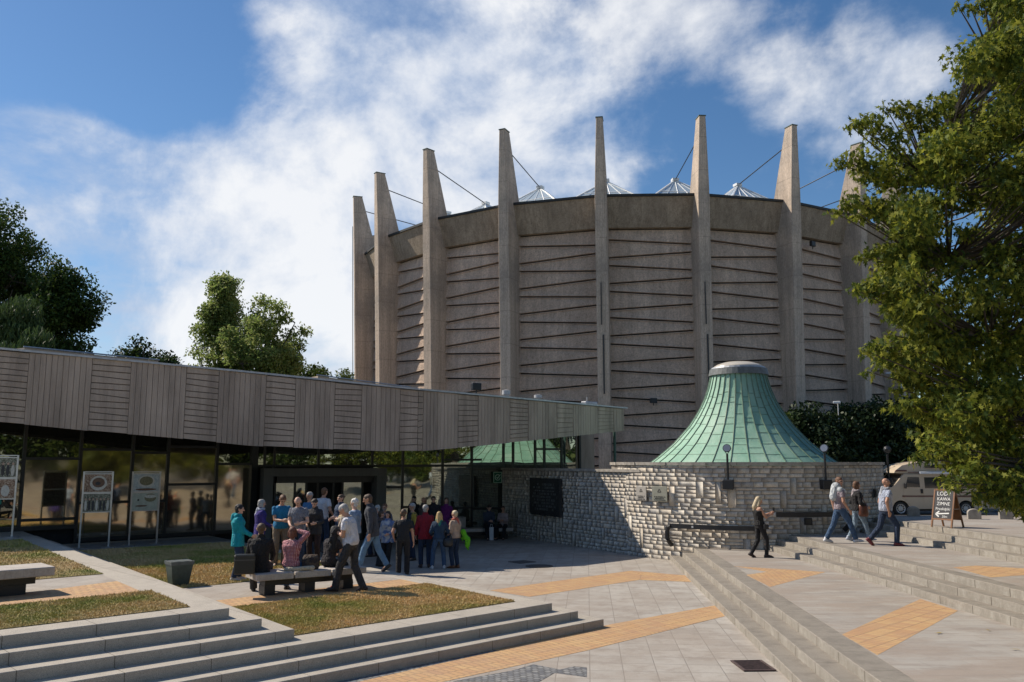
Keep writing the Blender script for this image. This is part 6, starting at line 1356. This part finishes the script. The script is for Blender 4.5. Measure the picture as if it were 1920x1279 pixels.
def bake_people():
    for o,vx,sm,hd in PEND:
        m=o.modifiers.new('r','REMESH'); m.mode='VOXEL'; m.voxel_size=vx; m.use_smooth_shade=True
        s_=o.modifiers.new('s','SMOOTH'); s_.factor=.5; s_.iterations=sm
    bpy.context.view_layer.update(); dg=bpy.context.evaluated_depsgraph_get()
    for o,vx,sm,hd in PEND:
        me=bpy.data.meshes.new_from_object(o.evaluated_get(dg)); old=o.data; o.modifiers.clear(); mats=list(old.materials); o.data=me; me.name=old.name
        me.materials.clear(); [me.materials.append(m) for m in mats]
        n=len(me.polygons); idx=np.zeros(n,np.int32)
        if hd:
            c=np.zeros(n*3); me.polygons.foreach_get('center',c); c=c.reshape(-1,3)-np.array(hd['hc']); k=hd['k']; x=c@np.array(hd['hr'])/k; y=c@np.array(hd['hf'])/k; z=c@np.array(hd['hup'])/k
            idx[(y>.07)&(abs(x)<.026)&(z<-.048)&(z>-.064)]=1; idx[(y>.055)&(abs(abs(x)-.032)<.014)&(abs(z-.006)<.0085)]=2
        me.polygons.foreach_set('material_index',idx); me.polygons.foreach_set('use_smooth',np.ones(n,bool)); me.update()
bake_people()
# ------------------------------------------------------------------ camper van and car
def wheel(c,r,w,parent,seg=24,side=-1):
    bm=NB(); prof=[(r*.66,-w/2),(r*.93,-w/2),(r,-w*.3),(r,w*.3),(r*.93,w/2),(r*.66,w/2)]
    lathe(bm,(0,0,0),prof,seg,False); bmesh.ops.rotate(bm,verts=bm.verts[:],matrix=Matrix.Rotation(R(90),3,'X'),cent=(0,0,0)); bmesh.ops.translate(bm,vec=c,verts=bm.verts[:]); t=obj('wheel',bm,simple('tyre_rubber',(.02,.02,.02),.8),parent,world=False)
    bm=NB(); lathe(bm,(0,0,0),[(.0,w*.34),(r*.12,w*.40),(r*.2,w*.36),(r*.5,w*.30),(r*.6,w*.46),(r*.66,w*.50),(r*.66,w*.2),(.0,w*.2)],seg,False)
    bmesh.ops.rotate(bm,verts=bm.verts[:],matrix=Matrix.Rotation(R(90),3,'X'),cent=(0,0,0)); bmesh.ops.translate(bm,vec=c,verts=bm.verts[:]); o=obj('rim',bm,simple('rim_silver',(.55,.55,.53),.4,.1,metal=.3),t,world=False)
    bm=NB()
    for i in range(10):
        a=2*math.pi*i/10; q=Vector((math.cos(a)*r*.44,-w*.36,math.sin(a)*r*.44))+Vector(c); box(bm,q-Vector((0,0,.03)),.045,.02,.06)
    obj('rim_slot',bm,M_BLK,o,world=False)
M_CREAM=simple('cream_paint',(.56,.46,.34),.35,.06,1.5); M_MAR=simple('maroon_stripe',(.10,.018,.02),.4); M_VGL=m_glass('vehicle_glass',(.10,.10,.10),.04,.7)
def camper():
    y0=42.; q=atd(1540+757/5.053,962,41.05); z0=zroad(41.5); t=empty('camper_van',(q.x,y0,z0),'cream camper van with maroon stripes and raised roof parked behind the round wall','camper van')
    def X(c): return (c-757)*.0052
    def Z(c): return (505-c)*.0052
    prof=[(X(590),Z(395)),(X(600),Z(330)),(X(625),Z(285)),(X(700),Z(248)),(X(800),Z(132)),(X(1500),Z(132)),(X(1660),Z(140)),(X(1690),Z(260)),(X(1690),Z(440)),(X(1430),Z(445))]
    # wheel arches cut into the lower edge
    def arch(cx,r): return [(cx+r*math.cos(R(a)),.33+r*math.sin(R(a))) for a in range(0,181,20)]
    low=arch(X(1350),.42)+[(X(870),Z(445))]+arch(X(757),.42)+[(X(620),Z(445))]
    bm=NB(); ext_y(bm,prof+low,-.98,.98); bevel(bm,.03,2); obj('van_body',bm,M_CREAM,t,world=False,recalc=True)
    hi=[(X(715),Z(122)),(X(735),Z(95)),(X(795),Z(52)),(X(900),Z(30)),(X(1000),Z(18)),(X(1480),Z(22)),(X(1640),Z(60)),(X(1655),Z(125)),(X(820),Z(128))]
    bm=NB(); ext_y(bm,hi,-.90,.90); bevel(bm,.05,2); obj('raised_roof',bm,M_CREAM,t,world=False)
    def side(name,pts,mat,off,par=None):
        bm=NB(); ext_y(bm,[(X(a),Z(b_)) for a,b_ in pts],-.98-off,-.975+.005); return obj(name,bm,mat,par or t,world=False)
    d=side('cab_door',[(792,252),(822,150),(945,150),(955,262),(955,425),(850,425),(790,330)],M_CREAM,.012)
    side('side_window',[(806,248),(832,158),(935,158),(940,250)],M_VGL,.02,d); bm=NB(); box(bm,(X(952),-1.01,Z(305)),.10,.03,.2); obj('handle',bm,M_BLK,d,world=False)
    d=side('sliding_door',[(968,150),(1250,150),(1250,425),(968,425)],M_CREAM,.012); side('side_window',[(980,160),(1235,160),(1235,258),(985,258)],M_VGL,.02,d)
    side('side_window',[(1290,165),(1500,165),(1500,258),(1290,258)],M_VGL,.02)
    side('roof_window',[(1000,75),(1010,48),(1190,48),(1200,75)],M_VGL,-.055)
    for a,b_ in ((330,338),(322,326)): side('stripe',[(775,b_),(775,a),(1660,a),(1660,b_)],M_MAR,.016)
    for a,b_ in ((296,302),): side('stripe',[(1260,b_),(1260,a),(1660,a),(1660,b_)],M_MAR,.016)
    side('stripe',[(720,106),(735,96),(830,96),(830,106)],M_MAR,-.06); side('stripe',[(840,118),(840,112),(950,112),(950,118)],M_MAR,.0)
    bm=NB(); box(bm,(X(1120),-1.05,Z(132)),1.9,.10,.12); bevel(bm,.02); obj('awning_case',bm,M_WHT,t,world=False)
    bm=NB(); P=[Vector((X(703),-.86,Z(240))),Vector((X(703),.86,Z(240))),Vector((X(795),.80,Z(140))),Vector((X(795),-.80,Z(140)))]; n=Vector((-.72,0,.69)); frustum(bm,[p+n*.02 for p in P],[p-n*.04 for p in P]); obj('windscreen',bm,M_VGL,t,world=False)
    bm=NB(); ext_y(bm,[(X(570),Z(440)),(X(570),Z(395)),(X(620),Z(390)),(X(640),Z(440))],-.95,.95); obj('front_bumper',bm,M_BLK,t,world=False)
    bm=NB(); box(bm,(X(597),-.7,Z(360)),.06,.3,.2); obj('headlight',bm,M_STEEL,t,world=False)
    bm=NB(); box(bm,(X(800),-1.08,Z(260)),.06,.16,.24); bevel(bm,.02); obj('side_mirror',bm,M_BLK,t,world=False)
    bm=NB(); box(bm,(X(1190),0,Z(20)),.5,.5,.10); bevel(bm,.02); obj('roof_hatch',bm,M_WHT,t,world=False)
    bm=NB(); box(bm,((X(757)+X(1350))/2,0,.22),5.,1.6,.2); obj('underbody',bm,M_BLK,t,world=False)
    for cx in (X(757),X(1350)):
        for sy in (-1,1): 
            wheel((cx,sy*.86,.33),.33,.19,t)
camper()
def car(loc,rz,label,paint):
    t=empty('parked_car',loc,label,'car',rz=rz); body=[(-2.1,.3),(-2.15,.62),(-1.95,.82),(-1.1,.92),(1.7,.95),(2.1,.85),(2.15,.5),(2.1,.3)]
    def arch(cx,r): return [(cx+r*math.cos(R(a)),.31+r*math.sin(R(a))) for a in range(0,181,20)]
    bm=NB(); ext_y(bm,body+arch(1.3,.37)+arch(-1.3,.37),-.85,.85); bevel(bm,.05,2); obj('car_body',bm,paint,t,world=False)
    bm=NB(); ext_y(bm,[(-1.15,.9),(-.45,1.38),(.9,1.42),(1.75,.93)],-.74,.74); bevel(bm,.05,2); obj('cabin',bm,M_VGL,t,world=False)
    bm=NB(); ext_y(bm,[(-.42,1.385),(.0,1.45),(.8,1.45),(.92,1.40)],-.70,.70); obj('car_roof',bm,paint,t,world=False)
    for cx in (-1.3,1.3):
        for sy in (-1,1): wheel((cx,sy*.78,.31),.31,.18,t)
    for sy in (-1,1): bm=NB(); box(bm,(-2.1,sy*.62,.6),.1,.3,.14); obj('headlight',bm,M_STEEL,t,world=False)
q=atd(1925,945,44); car((q.x+.6,44,.62),R(-8),'grey car half hidden by the maple at the right edge',simple('grey_car_paint',(.25,.27,.30),.3,.05))
q=atd(1800,930,62); car((q.x-1.6,60,.60),R(5),'dark car parked behind the camper van',simple('dark_car_paint',(.03,.035,.05),.3,.05))
